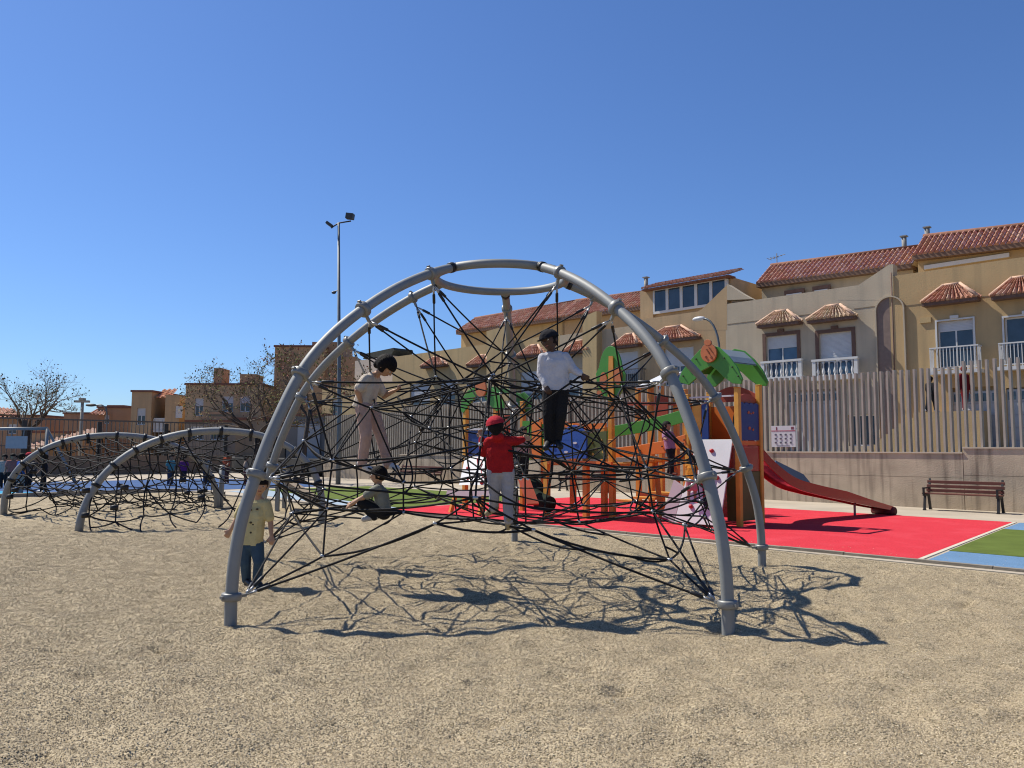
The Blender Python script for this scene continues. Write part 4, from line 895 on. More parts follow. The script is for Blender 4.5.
# middle tower
WM, WN = 14.25, 15.4
for px,w,yt in ((547,WM,440),(586,WM+.1,440),(573,WN,425),(612,WM+.65,440),(544,WN,425),(604,WN,428)): post(px,w,yt,POSTM if px!=547 else YEL,.13)
m = pw(MB(),[(523,421),(532,421),(532,460),(523,460)],WM+.1); pw(m,[(541.5,424),(545.5,424),(545.5,460),(541.5,460)],WM+.1); part(m,'front_panel',GRN,ps)
m = pw(MB(),[(532.3,422),(541.3,422),(541.3,459),(532.3,459)],WM+.06); part(m,'front_panel',ORG,ps)
bb = [(545,459),(545,440)]+[(553.5-8.5*math.cos(math.pi*k/8),440-11*math.sin(math.pi*k/8)) for k in range(1,8)]+[(562,439)]+[(574.5-12.5*math.cos(math.pi*k/10),439-14*math.sin(math.pi*k/10)) for k in range(1,10)]+[(587,440),(587,458.5)]
bl = bevel(part(pw(MB(),bb,WM-.1,.05),'front_panel',BLU2,ps),.008)
m = MB()
for x,y in ((553,447),(566,452),(575,443),(580,451)): pw(m,[(x+2*math.cos(k),y+1.2*math.sin(k)) for k in range(6)],WM-.135,.015)
part(m,'panel_motif',WHP,bl)
m = pw(MB(),[(545,459),(612,462),(612,467),(545,464)],WM-.02,.08); part(m,'floor_beam',ORG,ps)
m = MB(); a = onw(545,461,WM); b = onw(610,463,WM); m.box(a[0],b[0],WM+.05,WN,a[1]-.1,a[1]-.03); part(m,'platform',POSTM,ps)
m = pw(MB(),[(588,433),(607,431),(607,459),(588,459)],WM+.05,.04); gp = part(m,'side_panel',OLV,ps)
m = MB()
for x,y in ((592,442),(596,449),(601,440),(603,452),(593,454)): pw(m,[(x+1.2*math.cos(k),y+1.4*math.sin(k)) for k in range(6)],WM+.02,.015)
part(m,'panel_motif',M('motif_yellow',(.6,.45,.1)),gp)
m = pw(MB(),[(540,418),(583,424),(606,423),(606,428),(583,430),(540,426)],WN,.06); part(m,'back_rail',ORG,ps)
# left palm tower
WL, WL2 = 13.95, 15.0
for px,w,yt in ((466,WL,402),(496,WL,405),(497,WL2,400),(523,WL2,402)): post(px,w,yt,YEL if px in(466,) else POSTM,.12)
m = pw(MB(),[(469,430.5),(492,430.5),(492,456),(469,456)],WL+.02); part(m,'front_panel',BLU,ps)
m = pw(MB(),[(468,428.3),(493,428.3),(493,430),(468,430)],WL-.02,.06); part(m,'top_bar',WHP,ps)
m = pw(MB(),[(505,415),(511,415),(511,470),(505,470)],WL+.3); part(m,'front_panel',REDB,ps)
# leaf roof
def leaf(pts, w, mat=GRN): bevel(part(pw(MB(),pts,w),'roof_leaf',mat,ps),.008)
leaf([(461,411),(462,400),(468,391),(477,386),(481,389),(475,398),(470,404),(464,413)],WL-.05)
leaf([(484,388),(492,388),(499,393),(504,402),(504.5,409),(497,411),(489,404),(484,396)],WL-.05)
leaf([(515,409),(517,397),(524,392),(531,398),(533,412),(528,416),(522,408)],WL2+.05,DGRN)
leaf([(488,386),(505,388),(521,394),(525,400),(508,394),(490,392)],WL2,DGRN)
disc(481,388,5.5,9,WL-.12,.05,M('coconut_orange',(.58,.19,.07)),'coconut_disc')
# climbing board with red holds
def lean2(u,v,h=0):
    xb = 459+31*u; xt = 465+25*u; x = xb*(1-v)+xt*v; y = 485*(1-v)+457*v; w = WL-.55+.5*v; s,z = onw(x,y,w); return Vector((s,w,z))
m = MB(); q = [lean2(0,0),lean2(1,0),lean2(1,1),lean2(0,1)]; m.add(q+[p+Vector((0,.04,.012)) for p in q],[(0,1,2,3),(4,5,6,7),(0,1,5,4),(1,2,6,5),(2,3,7,6),(3,0,4,7)]); cb = part(m,'climbing_wall',WHP,ps)
holds(lean2,((.22,.6),(.3,.22),(.75,.08),(.95,.3)),cb,r=.06)
for pts in (((.5,.95),(.62,.93),(.72,.75),(.66,.6),(.55,.72),(.5,.95)),((.68,.55),(.92,.55),(.98,.42),(.85,.2),(.75,.3),(.68,.55))):
    m = MB(); m.tube([lean2(u,v)-Vector((0,.012,0)) for u,v in pts],.012,5); part(m,'painted_outline',HOLD,cb)
m = pw(MB(),[(448,490),(492,490),(494,497),(446,497.5)],WL-.6,.05); part(m,'lower_panel',WHP,ps)
for xa,ya,xb,yb in ((455,496,450.5,508.5),(484,496,479.5,509.5)):
    s0,z0 = onw(xa,ya,WL-.62); s1,z1 = onw(xb,yb,WL-.75); m = MB(); m.beam((s0,WL-.62,z0),(s1,WL-.75,0),.09,.09); part(m,'strut',POSTM,ps)
# little red slide and black tunnel between the towers
m = MB(); a = onw(520,468,13.9); b = onw(530,492,13.2); m.beam((a[0],13.9,a[1]),(b[0],13.3,.35),.28,.05); part(m,'small_slide',REDB,ps)
m = MB(); a = onw(528,482,14.4); b = onw(552,499,14.4); m.tube(catmull([(a[0],14.4,a[1]),(a[0]+.3,14.4,a[1]-.15),(b[0]-.3,14.2,.42),(b[0]+.2,14.1,.3)]),.2,14); part(m,'crawl_tube',M('dark_tube',(.02,.03,.02),.85,.2,spec=.1),ps)
# ladder legs under the bridge
for xa,ya,xb,yb,w in ((690,487,702,512,15.0),(672,455,684,503,16.0),(655,456,661,505,16.0)):
    s0,z0 = onw(xa,ya,w); s1,_ = onw(xb,yb,w); m = MB(); m.beam((s0,w,z0),(s1,w,0),.09,.09); part(m,'strut',POSTM,ps)
# ------------------------------------------------------------------ benches, sign, lamps
CAST = M('cast_iron',(.018,.018,.02),.5,.2,6); SLAT = M('bench_slat',(.15,.055,.04),.5,.2,5,spec=.4)
def bench(s0, s1, w, label):
    t = thing('park_bench',label,'bench',(s0,w,0),True,'slatted benches along the wall'); L = s1-s0
    for s in (s0+.06,s1-.06):
        m = MB(); m.beam((s,w-.28,0),(s,w-.2,.42),.06,.05); m.beam((s,w+.2,0),(s,w+.08,.42),.06,.05); m.beam((s,w-.3,.42),(s,w+.12,.42),.06,.05); m.beam((s,w+.1,.40),(s,w+.26,.86),.05,.05); m.beam((s,w-.3,.44),(s,w-.3,.6),.05,.04); m.beam((s,w-.32,.61),(s,w+.16,.61),.06,.035); m.box(s-.03,s+.03,w-.34,w-.22,0,.03); m.box(s-.03,s+.03,w+.14,w+.26,0,.03)
        part(m,'side_frame',CAST,t)
    for i in range(4): m = MB(); m.box(s0,s1,w-.27+i*.095,w-.19+i*.095,.445,.48); bevel(part(m,'seat_slat',SLAT,t),.008)
    for i in range(3): m = MB(); y = w+.115+i*.05; z = .54+i*.115; m.beam((s0,y,z),(s1,y,z),.03,.085); bevel(part(m,'back_slat',SLAT,t),.008)
bench(onw(925,490,23.75)[0],onw(1003,490,23.75)[0],23.75,'dark red slatted bench with black iron legs beyond the slide')
bench(onw(398,475,23.7)[0],onw(440,475,23.7)[0],23.7,'reddish slatted bench seen through the left side of the dome')
bench(onw(563,485,23.7)[0],onw(607,485,23.7)[0],23.7,'dark slatted bench behind the toy house with blue panels')
# rules board on the fence
w = 24.5; s0,zt = onw(771.5,426,w); s1,zb = onw(796,447,w); t = thing('rules_board','white rules board with a red header line hung on the fence','sign',(s0,w,zb),True)
m = MB(); m.box(s0,s1,w-.02,w+.02,zb,zt); part(m,'board',WHP,t)
H = zt-zb; Wd = s1-s0; m = MB(); m.box(s0,s1,w-.026,w-.021,zt-H*.26,zt-H*.22); part(m,'header_line',M('sign_red',(.45,.10,.14),.6,.1),t)
m = MB(); m.box(s1-Wd*.17,s1-Wd*.06,w-.026,w-.021,zt-H*.18,zt-H*.06); m.box(s0+Wd*.2,s0+Wd*.25,w-.026,w-.021,zt-H*.2,zt-H*.06); part(m,'emblem',M('sign_maroon',(.2,.05,.08),.6,.1),t)
GREY = M('sign_grey',(.20,.20,.23),.6,.1)
rs = random.Random(3)
for r_ in range(3):
    for c in range(4):
        cx = s0+Wd*(.18+.21*c); cz = zt-H*(.42+.185*r_); m = MB(); R = H*.045
        m.tube([(cx+R*math.cos(k*math.pi/8),w-.024,cz+R*math.sin(k*math.pi/8)) for k in range(16)],.010,4,closed=True)
        m.beam((cx-R*.7,w-.024,cz+R*.7*rs.choice((-1,1,0))),(cx+R*.7,w-.024,cz+R*.6*rs.choice((-1,1))),.012,.006); m.box(cx-R*.5,cx+R*.4,w-.025,w-.021,cz-R*.2,cz+R*.35*rs.uniform(.4,1.2))
        part(m,'pictogram',GREY,t)
m = MB(); m.box(s0+Wd*.22,s0+Wd*.75,w-.026,w-.021,zb+H*.055,zb+H*.075); part(m,'caption_line',GREY,t)
POLE = M('pole_grey',(.16,.18,.19),.5,.1,4,metal=.3); DARK = M('dark_metal',(.05,.055,.06),.5,.15)
# tall floodlight mast
b = gnd(338,484.5); t = thing('floodlight_mast','tall grey mast with two floodlights beside the dome','lamp post',b); Y = b.y
top = at(338.7,223,Y); m = MB(); m.tube([b,Vector((b.x,b.y,2.5)),Vector((top.x,b.y,top.z))],[.115,.10,.055],10); part(m,'pole',POLE,t)
m = MB(); a = at(331,228,Y); c = at(351,221,Y); m.tube([a,top,c],.035,6); part(m,'cross_arm',DARK,t)
m = MB(); p = at(351,218,Y); m.beam(p+Vector((-.18,-.15,.05)),p+Vector((.16,-.2,-.0)),.28,.26); part(m,'floodlight',DARK,t)
m = MB(); p = at(330,224.5,Y); m.beam(p+Vector((-.16,0,.10)),p+Vector((.12,0,-.10)),.25,.13); part(m,'floodlight',DARK,t)
m = MB(); p = at(334.5,291.5,Y); m.tube([at(338,290.5,Y),p],.03,5); m.ell(p+Vector((-.03,0,-.05)),.11,.08,.07,8,6); part(m,'camera_housing',DARK,t)
# curved arm street lamp
W_L = 33.0; s,z1 = onw(719.5,352,W_L); sh,zh = onw(697,319.5,W_L); t = thing('street_lamp','curved arm street lamp above the palm roof tower','lamp post',(s,W_L,1.55),True)
pts = [(s,W_L,1.5),(s,W_L,z1)]+[(s+(sh+.35-s)*(1-math.cos(k*math.pi/14)),W_L,z1+(zh-z1)*math.sin(k*math.pi/14)) for k in range(1,8)]
m = MB(); m.tube(pts,.055,8); part(m,'pole',POLE,t)
m = MB(); m.ell((sh+.1,W_L,zh+.02),.36,.14,.12,12,8); part(m,'lamp_head',WHP,t)
# lamps beyond the left fence
t = thing('street_lamp','pale post with a flat crossbar head beyond the left fence','lamp post',(*at(82,440,60).xy,.3)); p = at(82.5,402,60); m = MB(); m.tube([(p.x,60,.2),(p.x,60,p.z)],[.16,.11],8); part(m,'pole',M('concrete_post',(.42,.40,.35),.8,.1),t)
m = MB(); m.box(p.x-.55,p.x+.5,59.85,60.15,p.z-.04,p.z+.12); m.box(p.x-.2,p.x+.15,59.8,60.2,p.z+.125,p.z+.3); part(m,'lamp_head',M('concrete_post',(.42,.40,.35)),t)
t = thing('street_lamp','thin arm lamp curving over an orange roof on the left','lamp post',(*at(107,440,62).xy,.3)); q = at(107,416,62); h = at(91,405.5,62); m = MB(); m.tube(catmull([(q.x,62,.2),(q.x,62,q.z),((q.x+h.x)/2+.3,62,h.z-.02),(h.x+.4,62,h.z)]),.06,6); part(m,'pole',POLE,t)
m = MB(); m.ell((h.x,62,h.z+.03),.45,.18,.12,10,6); part(m,'lamp_head',DARK,t)
# backboard frame on the far left
Y = 35.0; t = thing('goal_frame','grey tube goal frame carrying a white board at the far left','goal',(*at(47,490,Y).xy,0)); a = at(-30,429,Y); c = at(47.5,428.5,Y)
m = MB(); m.tube([(c.x,Y,0),(c.x,Y,c.z)],.07,8); part(m,'post',GALV,t)
m = MB(); m.tube([(a.x,Y,a.z),(c.x,Y,c.z)],.07,8); part(m,'crossbar',GALV,t)
m = MB(); m.tube([(a.x,Y,0),(a.x,Y,a.z)],.07,8); part(m,'post',GALV,t)
m = MB(); m.tube([(c.x,Y,c.z-.05),(c.x+.75,Y+1.2,0)],.06,8); part(m,'brace',GALV,t)
p = at(6,436,Y-.1); q = at(26.5,448.5,Y-.1); m = MB(); m.box(p.x,q.x,Y-.1,Y-.06,q.z,p.z); part(m,'board',M('off_white',(.48,.48,.47),.7,.06),t)
m = MB(); m.beam((p.x+.2,Y-.05,p.z-.1),(p.x+.2,Y,a.z),.03,.03); m.beam((q.x-.2,Y-.05,p.z-.1),(q.x-.2,Y,a.z),.03,.03); part(m,'hanger',GALV,t)

# ------------------------------------------------------------------ trees
BARK = M('dark_bark',(.075,.055,.042),.95,.3,8,.6,30); TWIG = M('twig_brown',(.17,.125,.09),.95,.3,8)
def tree(label, base, height, trunk_h, spread, seed, leafiness, leaf_col, lean=(0,0), trunk_r=.12, levels=5, up=.35, nl=5, twig=None):
    R = random.Random(seed); t = thing('bare_tree',label,'tree',base); base = Vector(base)
    tm, cm, lm = MB(), MB(), MB(); top = base+Vector((lean[0],lean[1],trunk_h))
    mid = base.lerp(top,.5)+Vector((R.uniform(-.08,.08),0,0)); tm.tube([base-Vector((0,0,.1)),base+Vector((0,0,.05)),mid,top],[trunk_r*1.35,trunk_r*1.1,trunk_r*.95,trunk_r*.85],8)
    pal = leaf_col
    def grow(p, d, L, r, lev):
        q = p; dd = d.copy(); pts = [p]; rs = [r]; n = 4
        for i in range(n):
            dd = (dd+Vector((R.gauss(0,.16),R.gauss(0,.16),R.gauss(0,.12)+.03))).normalized(); q = q+dd*(L/n); pts.append(q); rs.append(r*(1-.4*(i+1)/n))
        (tm if lev <= 1 else cm).tube(pts,rs,6 if lev<2 else 4,caps=False)
        if lev < levels:
            for k in range(R.choice((2,3,3)) if lev<levels-1 else R.choice((3,4))):
                f = R.uniform(.45,1) if k else 1; i = min(int(f*n),n-1); pp = pts[i].lerp(pts[i+1],f*n-i)
                nd = (dd*.75+Vector((R.gauss(0,.55),R.gauss(0,.55),R.gauss(0,.35)+.08))).normalized(); nd.z = max(nd.z,-.25)
                grow(pp,nd,L*R.uniform(.62,.82),rs[i]*.68,lev+1)
        else:
            for k in range(leafiness):
                if R.random() < .75:
                    c = pts[R.randint(1,n)]+Vector((R.gauss(0,.10),R.gauss(0,.10),R.gauss(0,.10))); sz = R.uniform(.04,.09); a = Vector((R.gauss(0,1),R.gauss(0,1),R.gauss(0,1))).normalized(); b = a.orthogonal().normalized()
                    lm.cur = tuple(x*R.uniform(.7,1.3) for x in R.choice(pal)); lm.add([c-a*sz,c+b*sz*.5,c+a*sz,c-b*sz*.5],[(0,1,2,3)])
    for k in range(nl):
        an = 2*math.pi*(k+R.uniform(-.2,.2))/nl; d = Vector((math.cos(an),math.sin(an),up+R.uniform(0,.35))).normalized(); grow(top-Vector((0,0,R.uniform(0,.2)*trunk_h*.3)),d,spread*.42,trunk_r*.6,1)
    part(tm,'trunk',BARK,t); cr = part(cm,'crown',twig or TWIG,t)
    if lm.v: part(lm,'foliage',attr_mat('dry_leaf',.8,noise=.2,nscale=3),cr)
    return t
OL = [(.16,.14,.05),(.12,.13,.05),(.20,.13,.06),(.22,.12,.07)]
b = gnd(27,477); b = Vector((at(27,470,48).x,48,.0)); tree('bare dark branched tree at the far left behind the goal frame',b,6,2.7,3.7,4,1,OL,trunk_r=.2,up=.45,levels=6)
Y = 45.0; b = Vector((at(256,470,Y).x,Y,0)); tree('wide spreading nearly leafless tree left of the dome',b,6,2.4,4.6,33,2,[(.20,.17,.06),(.17,.16,.06),(.25,.17,.08),(.22,.14,.08)],trunk_r=.17,up=.28,levels=6,nl=9,twig=M('twig_dark',(.115,.085,.062),.95,.3,8))
Y = 38.5; b = Vector((at(302,479,Y).x,Y,0)); tree('thin dark tree with reddish buds right beside the mast',b,6,3.4,3.6,21,4,[(.18,.15,.05),(.22,.10,.06),(.14,.15,.05),(.25,.12,.08)],lean=(.25,0),trunk_r=.12,up=.6)
# ------------------------------------------------------------------ people
def skin(name, c): return M(name, c, .55, .06, 8, spec=.35)
SKIN_L = skin('skin_light',(.50,.30,.20)); SKIN_D = skin('skin_dark',(.085,.045,.03)); SKIN_M = skin('skin_tan',(.33,.19,.12))
HAIR = M('dark_hair',(.012,.009,.008),.75,.3,30,.5,80,spec=.15); EYE_W = M('eye_white',(.7,.7,.68),.4,.02); EYE_D = M('eye_dark',(.02,.015,.012),.3,.1); LIP = M('lip',(.35,.12,.10),.5,.1)
def cloth(n, c, var=.12): return M(n, c, .9, var, 9, .9, 15, spec=.12)
def stand(base, H, yaw=0, lean=(0,0), armL=(.02,0,0), armR=(-.02,0,0), stride=0.0, headtilt=0.0):
    """joints of a standing figure facing -Y at yaw 0; arm offsets move the wrist (in units of H)"""
    R = Matrix.Rotation(yaw,3,'Z'); b = Vector(base)
    q = dict(pelvis=(0,0,.50),chest=(0,0,.70),neck=(0,0,.80),head=(0,-.012-headtilt*.05,.905-headtilt*.02),
        hipL=(.052,0,.49),knL=(.058,-.012+stride*.5,.27),anL=(.06,.012+stride,.045),toeL=(.07,-.075+stride,.022),
        hipR=(-.052,0,.49),knR=(-.058,-.012-stride*.5,.27),anR=(-.06,.012-stride,.045),toeR=(-.07,-.075-stride,.022),
        shL=(.108,0,.765),shR=(-.108,0,.765),elL=(.135+armL[0]*.4,.012+armL[1]*.4,.60+armL[2]*.35),elR=(-.135+armR[0]*.4,.012+armR[1]*.4,.60+armR[2]*.35),
        wrL=(.14+armL[0],-.02+armL[1],.455+armL[2]),wrR=(-.14+armR[0],-.02+armR[1],.455+armR[2]))
    out = {}
    for k,v in q.items():
        v = Vector(v); f = max(0,v.z-.45)/.45; v = v+Vector((lean[0],lean[1],0))*f; out[k] = b+R@(v*H)
    out['face'] = R@Vector((0,-1,-headtilt*.6)); return out
def person(label, j, H, sk, shirt, trousers, hair=HAIR, sleeve='short', legs='long', cap=None, shoe=None, hairlen=0, voxel=.009, hood=None, group=None, name_hint=None, hair_on=True, grip=True, hb=1.0):
    base = Vector(((j['anL'].x+j['anR'].x)/2,(j['anL'].y+j['anR'].y)/2,min(j['anL'].z,j['anR'].z)-.045*H))
    t = thing('person',label,'person',base,False,group); h = H; fd = j['face'].normalized(); upv = (j['head']-j['neck']).normalized()
    fd = (fd-upv*fd.dot(upv)).normalized(); rt = fd.cross(upv)
    hd = j['head']; c = MB(); cp = lambda a,b,r0,r1: c.capsule(a,b,r0*h,r1*h,10,4)
    Rm = Matrix((rt,-fd,upv)).transposed()
    big = 1.0 if H > 1.45 else 1.13
    hr = .062*big*h
    c.ell(hd+upv*hr*.12,hr*.98,hr*1.15,hr*1.18,14,10,Rm); c.ell(hd+fd*hr*.30-upv*hr*.55,hr*.66,hr*.72,hr*.66,12,8,Rm)          # skull, jaw
    c.capsule(hd+fd*hr*1.02+upv*hr*.05,hd+fd*hr*1.16-upv*hr*.24,hr*.10,hr*.17,8,3)                                             # nose
    for s in (-1,1): c.ell(hd+rt*s*hr*.98-fd*hr*.05-upv*hr*.05,hr*.14,hr*.22,hr*.32,8,6,Rm)
    cp(j['neck']-upv*.02*h,hd-upv*hr*.5,.031,.029)
    sx = (j['shL']-j['shR']).normalized(); hx = (j['hipL']-j['hipR']).normalized()
    for s in (-1,0,1):
        cp(j['pelvis']+hx*s*.038*h, j['chest']+sx*s*.045*h, .052, .060)
        cp(j['chest']+sx*s*.045*h, j['neck']+sx*s*.04*h-upv*.035*h, .058, .038)
    cp(j['shL'],j['shR'],.036,.036); cp(j['hipL'],j['hipR'],.060,.060)
    for S in 'LR':
        cp(j['sh'+S],j['el'+S],.036,.027); cp(j['el'+S],j['wr'+S],.027,.018)
        d = (j['wr'+S]-j['el'+S]).normalized(); hn = j.get('hand'+S); d = (hn-j['wr'+S]).normalized() if hn is not None else d
        side = d.cross(fd); side = side.normalized() if side.length>.1 else d.orthogonal().normalized(); pal = d.cross(side).normalized()
        k0 = j['wr'+S]+d*.012*h; k1 = j['wr'+S]+d*.05*h
        for q in (-.018,-.006,.006,.018): cp(k0+side*q*.6*h,k1+side*q*h,.011,.010)
        for n_,(q,l) in enumerate(((-.022,.034),(-.0075,.042),(.0075,.040),(.022,.030))):
            f0 = k1+side*q*h; f1 = f0+(d*.8+pal*.35).normalized()*l*.5*h; f2 = f1+(d*.3+pal*.9).normalized()*l*.5*h; cp(f0,f1,.0075,.0068); cp(f1,f2,.0068,.006)
        th = k0+side*.018*h; cp(th,th+(side*.8+d*.7+pal*.3).normalized()*.026*h,.009,.008); t1 = th+(side*.8+d*.7+pal*.3).normalized()*.026*h; cp(t1,t1+(d*.7+pal*.6).normalized()*.02*h,.008,.0065)
        cp(j['hip'+S],j['kn'+S],.062,.042); cp(j['kn'+S],j['an'+S],.041,.026); cp(j['an'+S]-(j['toe'+S]-j['an'+S])*.15,j['toe'+S],.026,.021)
    remeshed(c,'body',voxel,t,sk,base,2)
    # face details
    if voxel < .012:
        m = MB()
        for s in (-1,1): m.ell(hd+fd*hr*.98+rt*s*hr*.36+upv*hr*.12,hr*.16,hr*.12,hr*.11,8,6,Rm)
        part(m,'eye',EYE_W,t); m = MB()
        for s in (-1,1): m.ell(hd+fd*hr*1.07+rt*s*hr*.36+upv*hr*.12,hr*.08,hr*.06,hr*.085,8,6,Rm)
        part(m,'pupil',EYE_D,t); m = MB(); m.ell(hd+fd*hr*1.0-upv*hr*.58,hr*.26,hr*.07,hr*.065,8,6,Rm); part(m,'mouth',LIP,t)
    # shirt
    c = MB(); g = .013/h
    for s in (-1,0,1):
        cp(j['pelvis']+hx*s*.047*h-(j['chest']-j['pelvis'])*.25, j['chest']+sx*s*.047*h, .066+g, .063+g); cp(j['chest']+sx*s*.047*h, j['neck']+sx*s*.04*h-upv*.045*h, .060+g, .036+g)
    cp(j['shL'],j['shR'],.040+g*.5,.040+g*.5)
    for S in 'LR':
        if sleeve == 'long': cp(j['sh'+S],j['el'+S],.036+g,.029+g); cp(j['el'+S],j['wr'+S]-(j['wr'+S]-j['el'+S])*.1,.029+g,.022+g*.8)
        elif sleeve == 'short': cp(j['sh'+S],j['sh'+S].lerp(j['el'+S],.75),.036+g,.036+g)
        else: cp(j['sh'+S],j['sh'+S].lerp(j['el'+S],.15),.038+g,.034+g)
    if hood: c.ell(j['neck']-fd*.05*h-upv*.01*h,.062*h,.045*h,.045*h,10,8,Rm)
    sh_ = remeshed(c,'shirt',voxel,t,shirt,base,2); ax = (j['chest']-j['pelvis']).normalized(); bm = bmesh.new(); bm.from_mesh(sh_.data); cut = []
    for v in bm.verts:
        q = v.co+base-j['pelvis']; d_ = q.dot(ax)
        if d_ < -.035*h and (q-ax*d_).length < .135*h: cut.append(v)
    bmesh.ops.delete(bm,geom=cut,context='VERTS'); bm.to_mesh(sh_.data); bm.free()
    c = MB(); g = .011/h; cp(j['hipL'],j['hipR'],.058+g,.058+g); cp(j['pelvis']+hx*.03*h,j['pelvis']-hx*.03*h,.058+g,.058+g)
    for S in 'LR':
        if legs == 'long': cp(j['hip'+S],j['kn'+S],.062+g,.043+g); cp(j['kn'+S],j['an'+S],.042+g,.034+g)
        else: cp(j['hip'+S],j['hip'+S].lerp(j['kn'+S],.85),.066+g,.060+g)
    remeshed(c,'trousers',voxel,t,trousers,base,2)
    for S in 'LR':
        m = MB(); d = j['toe'+S]-j['an'+S]; m.capsule(j['an'+S]-d*.25-Vector((0,0,.008*h)),j['toe'+S]+d*.12,.031*h,.028*h,10,4); part(m,'shoe',shoe or WHP,t)
    if hair_on:
        c = MB(); c.ell(hd-fd*hr*.10+upv*hr*.22,hr*1.10*hb,hr*1.29*hb,hr*1.19*hb,14,10,Rm)
        if hairlen: cp(hd-fd*hr*.75-upv*hr*.1,hd-fd*hr*.85-upv*hr*(.6+hairlen),.055,.038)
        # keep the face clear
        rem = remeshed(c,'hair',voxel,t,hair,base,1); bm = bmesh.new(); bm.from_mesh(rem.data)
        dele = [v for v in bm.verts if (v.co+base-hd).dot(fd) > hr*.55 and (v.co+base-hd).dot(upv) < hr*.30]; bmesh.ops.delete(bm,geom=dele,context='VERTS'); bm.to_mesh(rem.data); bm.free()
    if cap:
        c = MB(); n = 14; ctr = hd+upv*hr*.35; vs = []; fs = []
        for i in range(6):
            a = math.pi/2*i/5.
            for k in range(n): b = 2*math.pi*k/n; vs.append(ctr+rt*(math.cos(b)*math.cos(a)*hr*1.26)-fd*(math.sin(b)*math.cos(a)*hr*1.36+hr*.10)+upv*(math.sin(a)*hr*1.18))
        for i in range(5):
            for k in range(n): fs.append((i*n+k,i*n+(k+1)%n,(i+1)*n+(k+1)%n,(i+1)*n+k))
        c.add(vs,fs,True); e = ctr+fd*hr*1.0; br = [e+rt*hr*.95-fd*hr*.1,e+rt*hr*.75+fd*hr*.75,e+fd*hr*1.0,e-rt*hr*.75+fd*hr*.75,e-rt*hr*.95-fd*hr*.1]
        c.add(br+[p-upv*hr*.10 for p in br],[(0,1,2,3,4),(9,8,7,6,5),(0,1,6,5),(1,2,7,6),(2,3,8,7),(3,4,9,8)]); part(c,'cap',cap,t)
    return t
NX = lambda p: p
# girl in yellow t-shirt beside the near left leg
def poses(d, Y0):
    out = {}
    for k,v in d.items(): out[k] = at(v[0],v[1],Y0+(v[2] if len(v)>2 else 0))
    return out
Y = 9.45
j = poses(dict(head=(260,485,-.03),neck=(258,498),chest=(253,515),pelvis=(250,541),shL=(266.5,504),shR=(243.5,505),elL=(270.5,522,.0),wrL=(271.5,536,-.05),elR=(237,519,.03),wrR=(230.5,530,.0),
    hipL=(256.5,545),knL=(259,562,-.04),anL=(257,578,.03),toeL=(260,581.5,-.11),hipR=(244.5,545),knR=(245.5,563,.0),anR=(246.5,577.5,.08),toeR=(250.5,580.5,-.05)),Y)
for k in ('anL','toeL','anR','toeR'): j[k].z = (.055 if 'an' in k else .03)
j['face'] = Vector((.25,-.8,-.5))
yb = person('child in yellow printed t-shirt and jeans behind the left near leg of the dome',j,1.27,SKIN_L,cloth('yellow_cotton',(.62,.55,.30)),cloth('blue_denim',(.055,.10,.16)),sleeve='short',shoe=BLK)
m = MB(); rq = random.Random(5)
PR = cloth('print_grey',(.10,.08,.05))
for k in range(16):
    p = j['chest'].lerp(j['pelvis'],rq.uniform(-.25,.7)); s = rq.uniform(-.085,.085); m.ell(p+Vector((s,-.092+abs(s)*.25,0)),.018,.012,.014,6,4)
part(m,'shirt_print',PR,yb)
# stooping climber in pink trousers
Y = 9.55
j = poses(dict(head=(386,366,-.05),neck=(377,374),chest=(369,387),pelvis=(364,405),shL=(376,380,.15),shR=(366,379,-.16),elR=(357.5,391,-.24),wrR=(361,402,-.16),elL=(384,396,.2),wrL=(394,391,.12),
    hipR=(363,408,-.09),hipL=(371,408,.09),knR=(366,436,-.13),anR=(362,464,-.06),toeR=(369,469,-.08),knL=(381,436,.10),anL=(388,464,.1),toeL=(396,468,.08)),Y)
j['face'] = Vector((.75,-.1,-.75))
person('stooping climber with short black hair, cream top and pale pink trousers',j,1.42,SKIN_L,cloth('cream_cotton',(.60,.54,.47)),cloth('pink_cotton',(.52,.37,.33)),sleeve='short',shoe=WHP,hairlen=.15,hb=1.06)
# squatting child, grey shirt
Y = 9.25
j = poses(dict(head=(378.5,475,-.0),neck=(379,484),chest=(381,494),pelvis=(384,511),shR=(377,489,-.12),shL=(379,488,.12),elR=(364,497,-.14),wrR=(351,504.5,-.08),elL=(366,496,.13),wrL=(353,502,.08),
    hipR=(384,513,-.07),hipL=(384,513,.07),knR=(362,503,-.1),knL=(363,501,.1),anR=(374,516.5,-.09),toeR=(365,519,-.1),anL=(375,515.5,.09),toeL=(366,518,.1)),Y)
j['face'] = Vector((-.85,-.15,-.45))
person('child in a grey shirt and dark shorts squatting low on the ropes',j,1.14,SKIN_L,cloth('grey_cotton',(.27,.27,.22)),cloth('black_cotton',(.02,.02,.022)),sleeve='short',legs='long',shoe=cloth('pale_trainer',(.55,.53,.5)))
